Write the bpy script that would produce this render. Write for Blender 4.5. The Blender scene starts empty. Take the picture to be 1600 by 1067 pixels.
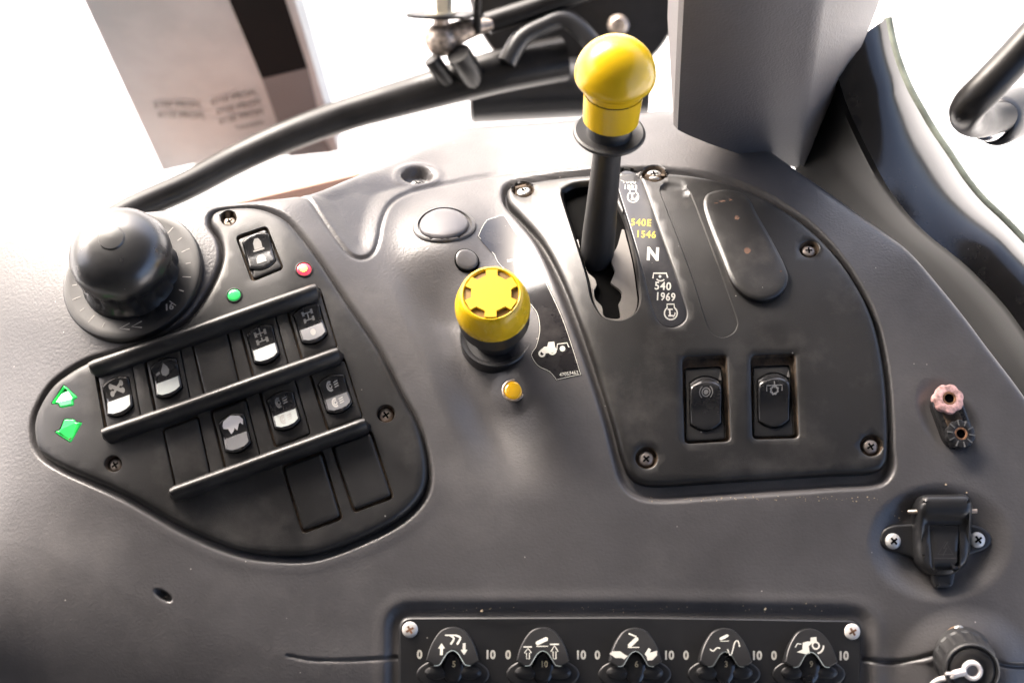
import bpy, math, random
import numpy as np
from mathutils import Matrix, Vector, geometry
random.seed(3); rng = np.random.default_rng(5)
PI = math.pi; R = math.radians
sc = bpy.context.scene
C = sc.collection
# ------------------------------------------------------------------ camera
PITCH = R(62); FPX = 2140.0; CZ = 2.3
cam = bpy.data.cameras.new('camera'); cam_o = bpy.data.objects.new('camera', cam); C.objects.link(cam_o)
cam_o.location = (0, 0, CZ); cam_o.rotation_euler = (PI/2-PITCH, 0, 0)
cam.sensor_width = 36; cam.lens = 36*FPX/1600; cam.clip_start = .02; cam.clip_end = 400
cam.dof.use_dof = True; cam.dof.focus_distance = .815; cam.dof.aperture_fstop = 6.3
sc.camera = cam_o
# ------------------------------------------------------------------ sky, sun, exposure
SUN_EL, SUN_AZ = R(36), R(-38)          # azimuth from +Y, negative = to the left
w = bpy.data.worlds.new('World'); sc.world = w; w.use_nodes = True
nt = w.node_tree; bg = nt.nodes['Background']
sky = nt.nodes.new('ShaderNodeTexSky'); sky.sky_type = 'NISHITA'; sky.sun_disc = False
sky.sun_elevation = SUN_EL; sky.sun_rotation = SUN_AZ; sky.air_density = .6; sky.dust_density = 7; sky.ozone_density = .3
nt.links.new(sky.outputs[0], bg.inputs[0]); bg.inputs[1].default_value = .15
sl = bpy.data.lights.new('sun', 'SUN'); sl.energy = 1.5; sl.angle = R(40); sl.color = (1, .985, .965)
so = bpy.data.objects.new('sun', sl); C.objects.link(so)
sd = Vector((math.sin(SUN_AZ)*math.cos(SUN_EL), math.cos(SUN_AZ)*math.cos(SUN_EL), math.sin(SUN_EL)))
so.rotation_euler = sd.to_track_quat('Z', 'Y').to_euler(); so.location = (0, 0, 6)
sc.view_settings.view_transform = 'Standard'; sc.view_settings.look = 'None'
sc.view_settings.exposure = 2.6; sc.view_settings.gamma = 1
# ------------------------------------------------------------------ photo pixel -> place
RT = np.array([1., 0, 0]); UP = np.array([0, math.sin(PITCH), math.cos(PITCH)]); FW = np.array([0, math.cos(PITCH), -math.sin(PITCH)])
CAM = np.array([0, 0, CZ])
def ss(a, b, x):
    t = np.clip((np.asarray(x, float)-a)/(b-a), 0, 1); return t*t*(3-2*t)
def depth(u, v):
    A = .72 + .5*ss(430, 700, u) - .3*ss(760, 950, u)
    E = np.exp(-(v-300)/200.)
    return .74*np.exp((.12*(1200-v) + 200*A*E)/FPX)*(1+.042*np.clip((280-u)/280, 0, 2)**2*ss(1050, 520, v))
def Q(u, v, D):
    u = np.asarray(u, float); v = np.asarray(v, float); D = np.asarray(D, float)
    a, b = (u-800)/FPX*D, -(v-533.5)/FPX*D
    return CAM + a[..., None]*RT + b[..., None]*UP + D[..., None]*FW
ON_SHELL = [False]                     # True: heights are measured from the finished shell, not the smooth base surface
def P0(u, v): return Q(u, v, depth(u, v))
def nrm(u, v):
    e = 3.
    a = P0(u+e, v)-P0(u-e, v); b = P0(u, v-e)-P0(u, v+e)
    n = np.cross(a, b); return n/np.linalg.norm(n, axis=-1, keepdims=True)
def P(u, v, h=0):                      # h in millimetres above the moulded surface
    u = np.asarray(u, float); v = np.asarray(v, float); h = np.asarray(h, float)+0*u
    if ON_SHELL[0]: h = h+shell_h(np.atleast_1d(u).ravel(), np.atleast_1d(v).ravel()).reshape(u.shape)
    return P0(u, v)+nrm(u, v)*(h*.001)[..., None]
def frame(u, v, h=0, rot=0):
    n = nrm(u, v); x = P0(u+3, v)-P0(u-3, v); x -= n*np.dot(x, n); x /= np.linalg.norm(x); y = np.cross(n, x)
    c, s = math.cos(rot), math.sin(rot)
    M = np.eye(4); M[:3, 0] = c*x+s*y; M[:3, 1] = -s*x+c*y; M[:3, 2] = n; M[:3, 3] = P(u, v, h); return M
def axis_frame(p, q, xh=(1, 0, 0)):
    z = np.array(q)-np.array(p); z /= np.linalg.norm(z); x = np.array(xh, float); x -= z*np.dot(x, z); x /= np.linalg.norm(x)
    M = np.eye(4); M[:3, 0] = x; M[:3, 1] = np.cross(z, x); M[:3, 2] = z; M[:3, 3] = p; return M
def mmpx(u, v): return float(depth(u, v))/FPX*1000
# ------------------------------------------------------------------ polygons in photo pixels
def cr(pts, step=6, closed=True):      # smooth curve through points
    p = np.array(pts, float); n = len(p); out = []
    for i in range(n if closed else n-1):
        if closed: a, b, c, d = p[(i-1) % n], p[i], p[(i+1) % n], p[(i+2) % n]
        else: a, b, c, d = p[max(i-1, 0)], p[i], p[i+1], p[min(i+2, n-1)]
        k = max(1, int(round(np.linalg.norm((c-b)[:2])/step)))
        for j in range(k):
            t = j/k
            out.append(.5*((2*b)+(-a+c)*t+(2*a-5*b+4*c-d)*t*t+(-a+3*b-3*c+d)*t**3))
    if not closed: out.append(p[-1])
    return np.array(out)
def rp(pts, r, k=5):                   # polygon with rounded corners
    p = np.array(pts, float); n = len(p); out = []
    for i in range(n):
        a, b, c = p[i-1], p[i], p[(i+1) % n]
        r1 = min(r, np.linalg.norm(a-b)*.49, np.linalg.norm(c-b)*.49)
        s = b+(a-b)/np.linalg.norm(a-b)*r1; e = b+(c-b)/np.linalg.norm(c-b)*r1
        for j in range(k+1):
            t = j/k; out.append((1-t)**2*s+2*t*(1-t)*b+t*t*e)
    return np.array(out)
def area(p): return .5*np.sum(p[:, 0]*np.roll(p[:, 1], -1)-np.roll(p[:, 0], -1)*p[:, 1])
def inset(p, d):
    s = 1 if area(p) > 0 else -1
    t = np.roll(p, -1, 0)-np.roll(p, 1, 0); t /= np.linalg.norm(t, axis=1, keepdims=True)+1e-9
    return p+np.stack([-t[:, 1], t[:, 0]], 1)*d*s
def resample(p, step):
    out = []
    for i in range(len(p)):
        a, b = p[i], p[(i+1) % len(p)]; k = max(1, int(np.linalg.norm(b-a)/step))
        for j in range(k): out.append(a+(b-a)*j/k)
    return np.array(out)
def inside(q, p):
    x, y = q[:, 0], q[:, 1]; r = np.zeros(len(q), bool)
    for i in range(len(p)):
        x1, y1 = p[i-1]; x2, y2 = p[i]
        c = ((y1 > y) != (y2 > y)); r ^= c & (x < (x2-x1)*(y-y1)/((y2-y1) if y2 != y1 else 1e-9)+x1)
    return r
def pdist(q, p, closed=True):
    d = np.full(len(q), 1e9)
    for i in range(0 if closed else 1, len(p)):
        a, b = p[i-1], p[i]; ab = b-a; t = np.clip(((q-a)@ab)/(ab@ab+1e-12), 0, 1)
        d = np.minimum(d, np.linalg.norm(q-a-t[:, None]*ab, axis=1))
    return d
def sdf(q, p):
    out = np.full(len(q), 1e3); lo, hi = p.min(0)-60, p.max(0)+60
    m = ((q > lo) & (q < hi)).all(1); qq = q[m]
    d = pdist(qq, p); out[m] = np.where(inside(qq, p), -d, d); return out
def circle(u, v, ru, rv=None, n=28, a=0):
    rv = ru if rv is None else rv; t = np.linspace(0, 2*PI, n, endpoint=False); ca, sa = math.cos(a), math.sin(a)
    x, y = ru*np.cos(t), rv*np.sin(t); return np.stack([u+x*ca-y*sa, v+x*sa+y*ca], 1)
# ------------------------------------------------------------------ mesh building
class Acc:
    def __init__(s): s.v = []; s.f = []; s.m = []; s.n = 0
    def add(s, v, f, m=0):
        v = np.asarray(v, float).reshape(-1, 3); s.v.append(v)
        for q in f: s.f.append(tuple(int(i)+s.n for i in q))
        s.m += (list(m) if hasattr(m, '__len__') else [m]*len(f)); s.n += len(v); return s
    def local(s, v, f, M, m=0):
        v = np.asarray(v, float).reshape(-1, 3); return s.add(v@M[:3, :3].T+M[:3, 3], f, m)
MM = {}
def tag(o, label=None, cat=None, group=None, kind=None):
    if label: o['label'] = label
    if cat: o['category'] = cat
    if group: o['group'] = group
    if kind: o['kind'] = kind
    return o
def thing(name, label, cat, M, group=None):
    o = bpy.data.objects.new(name, None); C.objects.link(o); o.empty_display_size = .01
    o.matrix_world = Matrix(M.tolist()); MM[o] = M; return tag(o, label, cat, group)
def mk(name, acc, mats, parent=None, M=None, ang=38, label=None, cat=None, group=None, kind=None):
    if parent is not None: M = MM[parent]
    if M is None: M = np.eye(4); M[:3, 3] = np.concatenate(acc.v).mean(0)
    v = np.concatenate(acc.v); v = (v-M[:3, 3])@M[:3, :3]
    me = bpy.data.meshes.new(name); me.from_pydata(v.tolist(), [], acc.f)
    if not isinstance(mats, (list, tuple)): mats = [mats]
    for m in mats: me.materials.append(m)
    me.polygons.foreach_set('material_index', np.array(acc.m, dtype=np.int32))
    me.polygons.foreach_set('use_smooth', np.ones(len(acc.f), bool)); me.update()
    me.set_sharp_from_angle(angle=R(ang))
    o = bpy.data.objects.new(name, me); C.objects.link(o); MM[o] = M
    if parent is not None: o.parent = parent
    else: o.matrix_world = Matrix(M.tolist())
    return tag(o, label, cat, group, kind)
def relief(acc, outer, top, holes=(), step=12, fm=0):
    """outer: [(poly,h)...] from the outside inwards; holes: [[(poly,h)...], floor material]; h number or f(u,v)"""
    V = []; H = []; E = []; hv = lambda h, p: (h(p[:, 0], p[:, 1]) if callable(h) else np.full(len(p), float(h)))
    def loop(p, h):
        s = len(V); n = len(p); V.extend(p.tolist()); H.extend(np.asarray(hv(h, p)).tolist())
        E.extend([(s+i, s+(i+1) % n) for i in range(n)])
    for p, h in outer: loop(p, h)
    for hl, _ in holes:
        for p, h in hl: loop(p, h)
    o0 = outer[-1][0]; lo, hi = outer[0][0].min(0), outer[0][0].max(0)
    gx, gy = np.meshgrid(np.arange(lo[0], hi[0], step)+.37, np.arange(lo[1], hi[1], step)+.41)
    g = np.stack([gx.ravel(), gy.ravel()], 1); g = g[inside(g, o0)]
    if len(g): g = g[pdist(g, o0) > step*.35]
    gh = np.asarray(hv(top, g)) if len(g) else np.zeros(0); keep = np.ones(len(g), bool)
    for hl, _ in holes:
        if not len(g): break
        a, b = hl[0][0], hl[-1][0]; ia, ib = inside(g, a), inside(g, b)
        keep &= ~(ia & ~ib); keep &= ~((pdist(g, a) < step*.3)); keep &= ~((pdist(g, b) < step*.3))
        if ib.any(): gh[ib] = hv(hl[-1][1], g[ib])
    g, gh = g[keep], gh[keep]
    V2 = [Vector(p) for p in V]+[Vector(p) for p in g.tolist()]; H = np.array(H+gh.tolist())
    n0 = len(outer[0][0])
    r = geometry.delaunay_2d_cdt(V2, E, [list(range(n0))], 1, 1e-4)
    ov = np.array([list(p) for p in r[0]]); of = r[2]; orig = r[3]
    oh = np.array([H[o[0]] if len(o) else 0 for o in orig])
    fs = [f if area(ov[list(f)]) < 0 else f[::-1] for f in of]
    mi = [0]*len(fs)
    if holes:
        ce = np.array([ov[list(f)].mean(0) for f in fs]); ma = np.zeros(len(fs), int)
        for hl, m in holes:
            if m: ma[inside(ce, hl[-1][0])] = m
            if m and len(hl) > 2: ma[inside(ce, hl[-2][0])] = m
        mi = ma.tolist()
    acc.add(P(ov[:, 0], ov[:, 1], oh), fs, mi); return acc
def slab(acc, poly, h0, h1, bev=1.5, rise=.6, step=12, holes=()):   # plate following the moulded surface, rounded edge
    f1 = (h1 if callable(h1) else (lambda u, v: 0*u+h1))
    return relief(acc, [(poly, h0), (inset(poly, .25), lambda u, v: f1(u, v)-rise), (inset(poly, bev*.35+.25), lambda u, v: f1(u, v)-rise*.3), (inset(poly, bev+.25), f1)], f1, holes, step)
def lathe(acc, prof, M, seg=40, m=0, flute=None, cap=True):
    v = []; n = len(prof)
    for r, z in prof:
        for i in range(seg):
            t = 2*PI*i/seg; k = flute(t, r, z) if flute else 1
            v.append((r*k*math.cos(t)*.001, r*k*math.sin(t)*.001, z*.001))
    f = [(j*seg+i, j*seg+(i+1) % seg, (j+1)*seg+(i+1) % seg, (j+1)*seg+i) for j in range(n-1) for i in range(seg)]
    if cap: f.append(tuple((n-1)*seg+i for i in range(seg)))
    return acc.local(v, f, M, m)
def tube(acc, pts, rad, seg=16, m=0, caps=True):
    pts = np.array(pts, float); n = len(pts); rad = np.full(n, float(rad)) if np.isscalar(rad) else np.array(rad, float)
    T = np.gradient(pts, axis=0); T /= np.linalg.norm(T, axis=1, keepdims=True)
    x = np.cross(T[0], [0, 0, 1.]); x = x if np.linalg.norm(x) > 1e-3 else np.array([1., 0, 0]); v = []
    for i in range(n):
        x = x-T[i]*np.dot(x, T[i]); x /= np.linalg.norm(x); y = np.cross(T[i], x)
        for k in range(seg):
            t = 2*PI*k/seg; v.append(pts[i]+rad[i]*(math.cos(t)*x+math.sin(t)*y))
    f = [(j*seg+i, j*seg+(i+1) % seg, (j+1)*seg+(i+1) % seg, (j+1)*seg+i) for j in range(n-1) for i in range(seg)]
    if caps: f += [tuple(range(seg))[::-1], tuple((n-1)*seg+i for i in range(seg))]
    return acc.add(v, f, m)
def prism(acc, poly, z0, z1, M, m=0):  # poly in mm in a local frame
    p = np.array(poly, float); p = p if area(p) > 0 else p[::-1]; n = len(p)
    v = [(x*.001, y*.001, z0*.001) for x, y in p]+[(x*.001, y*.001, z1*.001) for x, y in p]
    f = [(i, (i+1) % n, n+(i+1) % n, n+i) for i in range(n)]+[tuple(range(n))[::-1], tuple(range(n, 2*n))]
    return acc.local(v, f, M, m)
def loft(acc, rows, m=0):              # rows of (n,3) world points
    rows = [np.array(r) for r in rows]; k = len(rows[0]); v = np.concatenate(rows)
    return acc.add(v, [(j*k+i, j*k+i+1, (j+1)*k+i+1, (j+1)*k+i) for j in range(len(rows)-1) for i in range(k-1)], m)
# print: strokes, filled shapes and text laid on the surface
def stroke(acc, pl, wd, mp, m=0, closed=False):
    p = np.array(pl, float)
    if closed: p = np.vstack([p, p[:1]])
    t = np.gradient(p, axis=0); t /= np.linalg.norm(t, axis=1, keepdims=True)+1e-9
    if closed: t[0] = t[-1] = (t[0]+t[-1])/2
    nn = np.stack([-t[:, 1], t[:, 0]], 1)*wd/2; q = np.vstack([p+nn, p-nn]); n = len(p)
    W = mp(q[:, 0], q[:, 1]); return acc.add(W, [(i, i+1, n+i+1, n+i) for i in range(n-1)], m)
def fill(acc, pl, mp, m=0):
    p = np.array(pl, float); tr = geometry.tessellate_polygon([[Vector((a, b, 0)) for a, b in p]])
    return acc.add(mp(p[:, 0], p[:, 1]), [tuple(t) for t in tr], m)
def arc(cx, cy, r, a0, a1, n=14): 
    t = np.radians(np.linspace(a0, a1, n)); return np.stack([cx+r*np.cos(t), cy+r*np.sin(t)], 1)
def text(acc, s, cx, cy, size, mp, bold=.02, sx=1, slant=0, rot=0, sp=1.0):
    cu = bpy.data.curves.new('t', 'FONT'); cu.body = s; cu.size = 1; cu.offset = bold; cu.align_x = 'CENTER'; cu.align_y = 'CENTER'; cu.resolution_u = 3; cu.space_character = sp
    o = bpy.data.objects.new('t', cu); C.objects.link(o); dg = bpy.context.evaluated_depsgraph_get(); me = o.evaluated_get(dg).to_mesh()
    v = np.array([tuple(q.co) for q in me.vertices]); f = [tuple(q.vertices) for q in me.polygons]
    o.evaluated_get(dg).to_mesh_clear(); bpy.data.objects.remove(o); bpy.data.curves.remove(cu)
    if not len(v): return acc
    x, y = v[:, 0]*size*sx+slant*v[:, 1]*size, -v[:, 1]*size; c, s_ = math.cos(R(rot)), math.sin(R(rot))
    return acc.add(mp(cx+c*x-s_*y, cy+s_*x+c*y), f)
# ------------------------------------------------------------------ materials
def mat(name, col, rough=.5, metal=0, bump=0, bscale=1500, dust=0, mott=.0, spec=.5, emit=None, estr=0, rvar=0, dustcol=(.42, .39, .36), coat=0, dsc=130, trans=0, scuff=0, msc=14):
    m = bpy.data.materials.new(name); m.use_nodes = True; t = m.node_tree; b = t.nodes['Principled BSDF']; N = t.nodes.new; L = t.links.new
    b.inputs['Base Color'].default_value = (*col, 1); b.inputs['Roughness'].default_value = rough; b.inputs['Metallic'].default_value = metal
    b.inputs['Specular IOR Level'].default_value = spec; b.inputs['Coat Weight'].default_value = coat; b.inputs['Transmission Weight'].default_value = trans
    if emit: b.inputs['Emission Color'].default_value = (*emit, 1); b.inputs['Emission Strength'].default_value = estr
    tc = N('ShaderNodeNewGeometry'); pos = tc.outputs['Position']
    def noise(s, d=3, r=.6):
        n = N('ShaderNodeTexNoise'); n.inputs['Scale'].default_value = s; n.inputs['Detail'].default_value = d; n.inputs['Roughness'].default_value = r; L(pos, n.inputs['Vector']); return n
    def mr(x, a, b_, c, d):
        n = N('ShaderNodeMapRange'); n.inputs[1].default_value = a; n.inputs[2].default_value = b_; n.inputs[3].default_value = c; n.inputs[4].default_value = d; L(x, n.inputs[0]); return n.outputs[0]
    last = None
    if mott:
        n = noise(msc, 5); r = N('ShaderNodeMix'); r.data_type = 'RGBA'
        r.inputs[6].default_value = (*[c*(1-mott) for c in col], 1); r.inputs[7].default_value = (*[min(1, c*(1+mott)+.004) for c in col], 1)
        L(mr(n.outputs[0], .35, .65, 0, 1), r.inputs[0]); last = r.outputs[2]
    if dust:
        vo = N('ShaderNodeTexVoronoi'); vo.inputs['Scale'].default_value = dsc; L(pos, vo.inputs['Vector'])
        sp = mr(vo.outputs['Distance'], .02, .065, 1, 0)
        sepc = N('ShaderNodeSeparateColor'); L(vo.outputs['Color'], sepc.inputs[0]); pick = mr(sepc.outputs[0], 1-.35*dust, 1-.30*dust, 0, 1)
        mu = N('ShaderNodeMath'); mu.operation = 'MULTIPLY'; L(sp, mu.inputs[0]); L(pick, mu.inputs[1])
        n2 = noise(22, 6, .7); hz = mr(n2.outputs[0], .5, .8, 0, .16*dust)
        ad = N('ShaderNodeMath'); ad.operation = 'ADD'; ad.use_clamp = True; L(mu.outputs[0], ad.inputs[0]); L(hz, ad.inputs[1])
        r = N('ShaderNodeMix'); r.data_type = 'RGBA'; r.inputs[7].default_value = (*dustcol, 1)
        if last: L(last, r.inputs[6])
        else: r.inputs[6].default_value = (*col, 1)
        L(ad.outputs[0], r.inputs[0]); last = r.outputs[2]
    if last: L(last, b.inputs['Base Color'])
    if rvar:
        n = noise(30, 6, .65); L(mr(n.outputs[0], .3, .7, rough-rvar, rough+rvar), b.inputs['Roughness'])
    if bump or scuff:
        n = noise(bscale, 2, .5); bp = N('ShaderNodeBump'); bp.inputs['Strength'].default_value = max(bump, .01); bp.inputs['Distance'].default_value = .0003
        L(n.outputs[0], bp.inputs['Height']); L(bp.outputs[0], b.inputs['Normal'])
    return m
M_shell = mat('grey_moulded_plastic', (.062, .0590, .0605), .36, bump=.55, bscale=620, dust=.42, mott=.15, rvar=.05)
M_panel = mat('black_panel_plastic', (.0115, .0109, .0109), .38, bump=.3, bscale=1700, dust=.55, mott=.2, rvar=.07)
M_grime = mat('brown_grime', (.045, .028, .015), .9, bump=.8, bscale=900, mott=.6, msc=220)
M_black = mat('black_plastic', (.012, .012, .013), .34, rvar=.06, dust=.12)
M_gloss = mat('glossy_black_plastic', (.012, .012, .013), .14, rvar=.04, dust=.3, dsc=200)
M_deep = mat('matt_black_cavity', (.002, .002, .002), .9, spec=.05)
M_rub = mat('black_rubber', (.012, .012, .013), .5, bump=.3, bscale=1300, dust=.25)
M_yel = mat('yellow_plastic', (.57, .365, .003), .25, rvar=.05, mott=.06, bump=.05, dust=.22, dustcol=(.16, .08, .01), dsc=260)
M_yel2 = mat('yellow_emblem', (.58, .38, .005), .42, mott=.05)
M_lamp_y = mat('amber_lens', (.62, .33, .008), .12, coat=.6, mott=.5, emit=(1, .55, .02), estr=.05)
M_lamp_g = mat('green_lens', (.05, .62, .13), .18, coat=.6, emit=(.05, .9, .2), estr=.06, mott=.35)
M_lamp_r = mat('red_lens', (.75, .03, .06), .15, coat=.6, emit=(1, .05, .08), estr=.3)
M_glow = mat('lamp_filament', (1, .6, .1), .3, emit=(1, .55, .05), estr=1.4)
M_print = mat('cream_print', (.44, .43, .385), .5, dust=.0)
M_grey_print = mat('worn_grey_print', (.26, .25, .235), .6, mott=.5)
M_yprint = mat('yellow_print', (.55, .37, .02), .5)
M_decal = mat('decal_film', (.012, .011, .012), .12, rvar=.04, dust=.5, dsc=260)
M_strip = mat('label_film', (.025, .025, .028), .2, rvar=.05, dust=.4, dsc=240)
M_screw = mat('zinc_screw', (.48, .47, .45), .36, metal=.85, mott=.3)
M_screw_d = mat('dull_screw', (.25, .22, .2), .45, metal=.7, mott=.5, msc=220)
M_rust = mat('rusty_socket', (.16, .075, .035), .8, mott=.6, msc=220)
M_plate = mat('dull_steel_gate', (.15, .14, .13), .45, metal=.4, mott=.25, rvar=.1)
M_chrome = mat('chrome', (.75, .74, .76), .12, metal=1)
M_pink = mat('faded_pink_plastic', (.52, .31, .29), .55, mott=.6, msc=260, bump=.5, bscale=700)
M_white = mat('white_plastic', (.72, .68, .66), .45, mott=.1)
M_board = mat('off_white_board', (.25, .272, .285), .7, mott=.08, spec=.2)
M_bprint = mat('black_vinyl', (.004, .004, .0045), .8, spec=.05)
M_bgrey = mat('grey_vinyl', (.085, .085, .09), .7, spec=.2)
M_blk_metal = mat('black_painted_steel', (.008, .0075, .0075), .34, spec=.25, mott=.5, rvar=.08, dust=.08)
M_oldmetal = mat('tarnished_metal', (.36, .30, .25), .42, metal=.7, mott=.5, msc=220)
M_pillar = mat('textured_grey_trim', (.105, .098, .10), .45, bump=.7, bscale=650, mott=.08)
M_seal = mat('speckled_seal', (.16, .18, .14), .6, mott=.8, bump=.8, bscale=400)
M_ground = mat('pale_concrete', (.70, .69, .67), .9, mott=.12)
M_fender = mat('orange_red_paint', (.60, .36, .27), .7, spec=.2)
M_void = mat('dull_black_moulding', (.006, .006, .006), .6, spec=.3)
M_blocker = mat('dark_blocker', (.05, .05, .05), .9)  # for the unseen slabs that shade the console
# ================================================================== the console shell
TOPL = cr([(-140, 330), (-60, 331), (0, 331), (100, 332), (180, 328), (255, 321), (330, 314), (400, 306), (462, 299), (500, 290), (545, 272), (600, 250), (655, 224), (700, 203), (735, 190), (850, 182), (960, 172), (1055, 165), (1150, 190), (1215, 235), (1252, 262), (1290, 288), (1345, 328), (1390, 360), (1425, 388), (1470, 440), (1510, 490), (1545, 537), (1600, 610), (1660, 700), (1720, 800)], 8, False)
LPO = cr([(52, 678), (56, 645), (78, 606), (106, 582), (143, 562), (200, 545), (275, 512), (303, 487), (322, 460), (338, 430), (346, 400), (341, 372), (328, 352), (331, 334), (352, 325), (393, 323), (426, 331), (457, 351), (497, 402), (539, 466), (593, 545), (629, 616), (655, 665), (667, 712), (668, 752), (655, 782), (622, 813), (566, 842), (492, 868), (420, 869), (362, 858), (287, 826), (194, 774), (100, 733), (62, 708)], 7)
RPO = cr([(786, 297), (802, 284), (850, 275), (910, 268), (1010, 263), (1100, 271), (1180, 296), (1250, 338), (1300, 384), (1340, 438), (1370, 500), (1386, 570), (1393, 640), (1394, 705), (1388, 735), (1368, 752), (1300, 757), (1200, 764), (1100, 771), (1030, 775), (998, 770), (978, 752), (966, 715), (952, 660), (930, 590), (904, 515), (874, 440), (842, 380), (808, 340), (789, 318)], 7)
DPO = rp([(622, 1130), (622, 962), (1000, 961), (1347, 967), (1343, 1130)], 22)
SEAM1 = cr([(458, 296), (480, 306), (500, 335), (520, 365), (541, 392), (556, 402), (572, 402), (585, 392), (592, 372), (597, 345), (610, 318), (640, 300), (700, 286), (760, 275), (830, 265), (900, 259)], 5, False)
SEAM2 = cr([(1348, 1030), (1375, 1033), (1400, 1034), (1430, 1029), (1460, 1020), (1500, 1019), (1550, 1033), (1600, 1041), (1720, 1042)], 6, False)
SEAM3 = cr([(450, 1024), (490, 1031), (550, 1031), (625, 1027)], 6, False)
CREASE = np.array([(-200, 842), (0, 845), (30, 847), (60, 855), (120, 884), (200, 925), (300, 968), (400, 1008), (450, 1024), (500, 1031), (625, 1028), (700, 1028), (2000, 1040)], float)
SLOT = cr([(878, 306), (883, 296), (896, 289), (918, 286), (940, 288), (956, 303), (963, 317), (977, 347), (991, 401), (998, 446), (1000, 469), (993, 488), (977, 499), (961, 501), (942, 495), (929, 478), (923, 462), (916, 429), (897, 368)], 5)
def shell_h(u, v):
    q = np.stack([u, v], 1); h = np.zeros(len(u))
    s = sdf(q, LPO); gw = 6+6*ss(680, 800, v); h -= 4.4*ss(gw, -1, s); h += .3*np.exp(-((s-18)/9)**2)*ss(700, 860, v)
    s = sdf(q, RPO); k = ss(300, 480, v)*ss(1330, 1180, u)+ss(690, 740, v); k = np.clip(k, 0, 1)
    h -= 6.5*ss(3+9*k, -2, s)
    s = sdf(q, inset(DPO, -14)); h -= 2.6*ss(10, -10, s); h += .5*np.exp(-((s-14)/10)**2)
    for sm, dp, wd in ((SEAM1, 1.8, 2.6), (SEAM2, 2.4, 3.4), (SEAM3, 1.3, 2.2)):
        h -= dp*np.exp(-(pdist(q, sm, False)/wd)**2)
    # hollow between the two upper seams
    pol = np.vstack([SEAM1[:int(len(SEAM1)*.62)], [(560, 262)]]); h -= 3*ss(2, -34, sdf(q, pol))
    # valley between the left lobe and the knob hump
    C1 = cr([(606, 300), (604, 380), (618, 440), (640, 500), (664, 560), (692, 630), (722, 700), (750, 770)], 10, False)
    dd = pdist(q, C1, False); sg = np.where(u > np.interp(v, C1[:, 1], C1[:, 0]), 1, -1)*dd
    f = ss(400, 500, v)*ss(790, 640, v); h -= 11*f*ss(-12, 62, sg)*ss(150, 60, sg)
    h += 2.5*ss(310, 380, v)*ss(640, 520, v)*np.exp(-((sg-95)/55)**2)
    # hump carrying the blank button
    h += 6*np.exp(-(((u-690)/62)**2+((v-372)/52)**2)**1.5)
    # dished boss under the socket, connector block, round connector
    r = np.hypot((u-1468)/112, (v-848)/92); h -= 6*ss(1.05, .55, r)
    r = np.hypot((u-1482-.35*(v-655))/48, (v-652)/66); h -= 2.2*ss(1.0, .55, r)
    r = np.hypot((u-1508)/105, (v-1050)/98); h += 5*ss(1.1, .55, r)
    r = np.hypot((u-802)/34, (v-608)/34); h += 1.0*ss(1.2, .5, r)
    s = sdf(q, SLOT); h -= 40*ss(1, -3, s)
    # screw pit at the top and the little slot at lower left
    r = np.hypot((u-652)/25, (v-274)/12); h -= 7*ss(1.05, .75, r); h += .9*np.exp(-((r-1.35)/.25)**2)
    c, s_ = math.cos(R(33)), math.sin(R(33)); x, y = (u-255)*c+(v-930)*s_, -(u-255)*s_+(v-930)*c
    h -= 5*ss(1.1, .7, np.hypot(x/15, y/6.5))
    # lower flank falls away below the crease
    d = v-np.interp(u, CREASE[:, 0], CREASE[:, 1]); kf = ss(680, 560, u); h -= kf*(.014*np.maximum(d, 0)+.00026*np.maximum(d, 0)**2); 
    kr = ss(1330, 1400, u); h -= kr*1.2*ss(-4, 4, d)
    # gentle shoulders
    h -= 9*np.exp(-((v-1010)/95)**2)*np.exp(-((u-420)/170)**2)*0
    return h
nu = 700; us = np.linspace(-130, 1715, nu); tv = np.interp(us, TOPL[:, 0], TOPL[:, 1])
nv = 345; tt = np.linspace(0, 1, nv)
U = np.repeat(us[None], nv, 0); V = tv[None]+tt[:, None]*(1135-tv[None])
Hh = shell_h(U.ravel(), V.ravel()).reshape(U.shape); dtop = V-tv[None]
Hh -= 5*np.exp(-dtop/7.); Hh += 0
g = P(U.ravel(), V.ravel(), Hh.ravel()).reshape(nv, nu, 3)
drop = []
for dh, k in ((60, 9), (30, 6), (12, 4), (4, 2)):
    drop.append((P(us, tv, Hh[0]-dh)-UP*0-np.array([0, 0, 1])*dh*.0006))
g = np.concatenate([np.array(drop), g]); nr = len(g)
idx = np.arange(nr*nu).reshape(nr, nu)
fa = np.stack([idx[:-1, :-1], idx[1:, :-1], idx[1:, 1:], idx[:-1, 1:]], -1).reshape(-1, 4)
me = bpy.data.meshes.new('shell')
MC = frame(800, 620); v = (g.reshape(-1, 3)-MC[:3, 3])@MC[:3, :3]
me.vertices.add(len(v)); me.vertices.foreach_set('co', v.ravel()); me.loops.add(fa.size); me.loops.foreach_set('vertex_index', fa.ravel().astype(np.int32))
me.polygons.add(len(fa)); me.polygons.foreach_set('loop_start', (np.arange(len(fa))*4).astype(np.int32)); me.polygons.foreach_set('use_smooth', np.ones(len(fa), bool))
me.materials.append(M_shell); me.update(calc_edges=True); me.validate()
console = thing('console', 'grey moulded plastic side console with curved edges that carries the panels and knobs', 'console', MC)
sh = bpy.data.objects.new('shell', me); C.objects.link(sh); sh.parent = console

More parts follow.
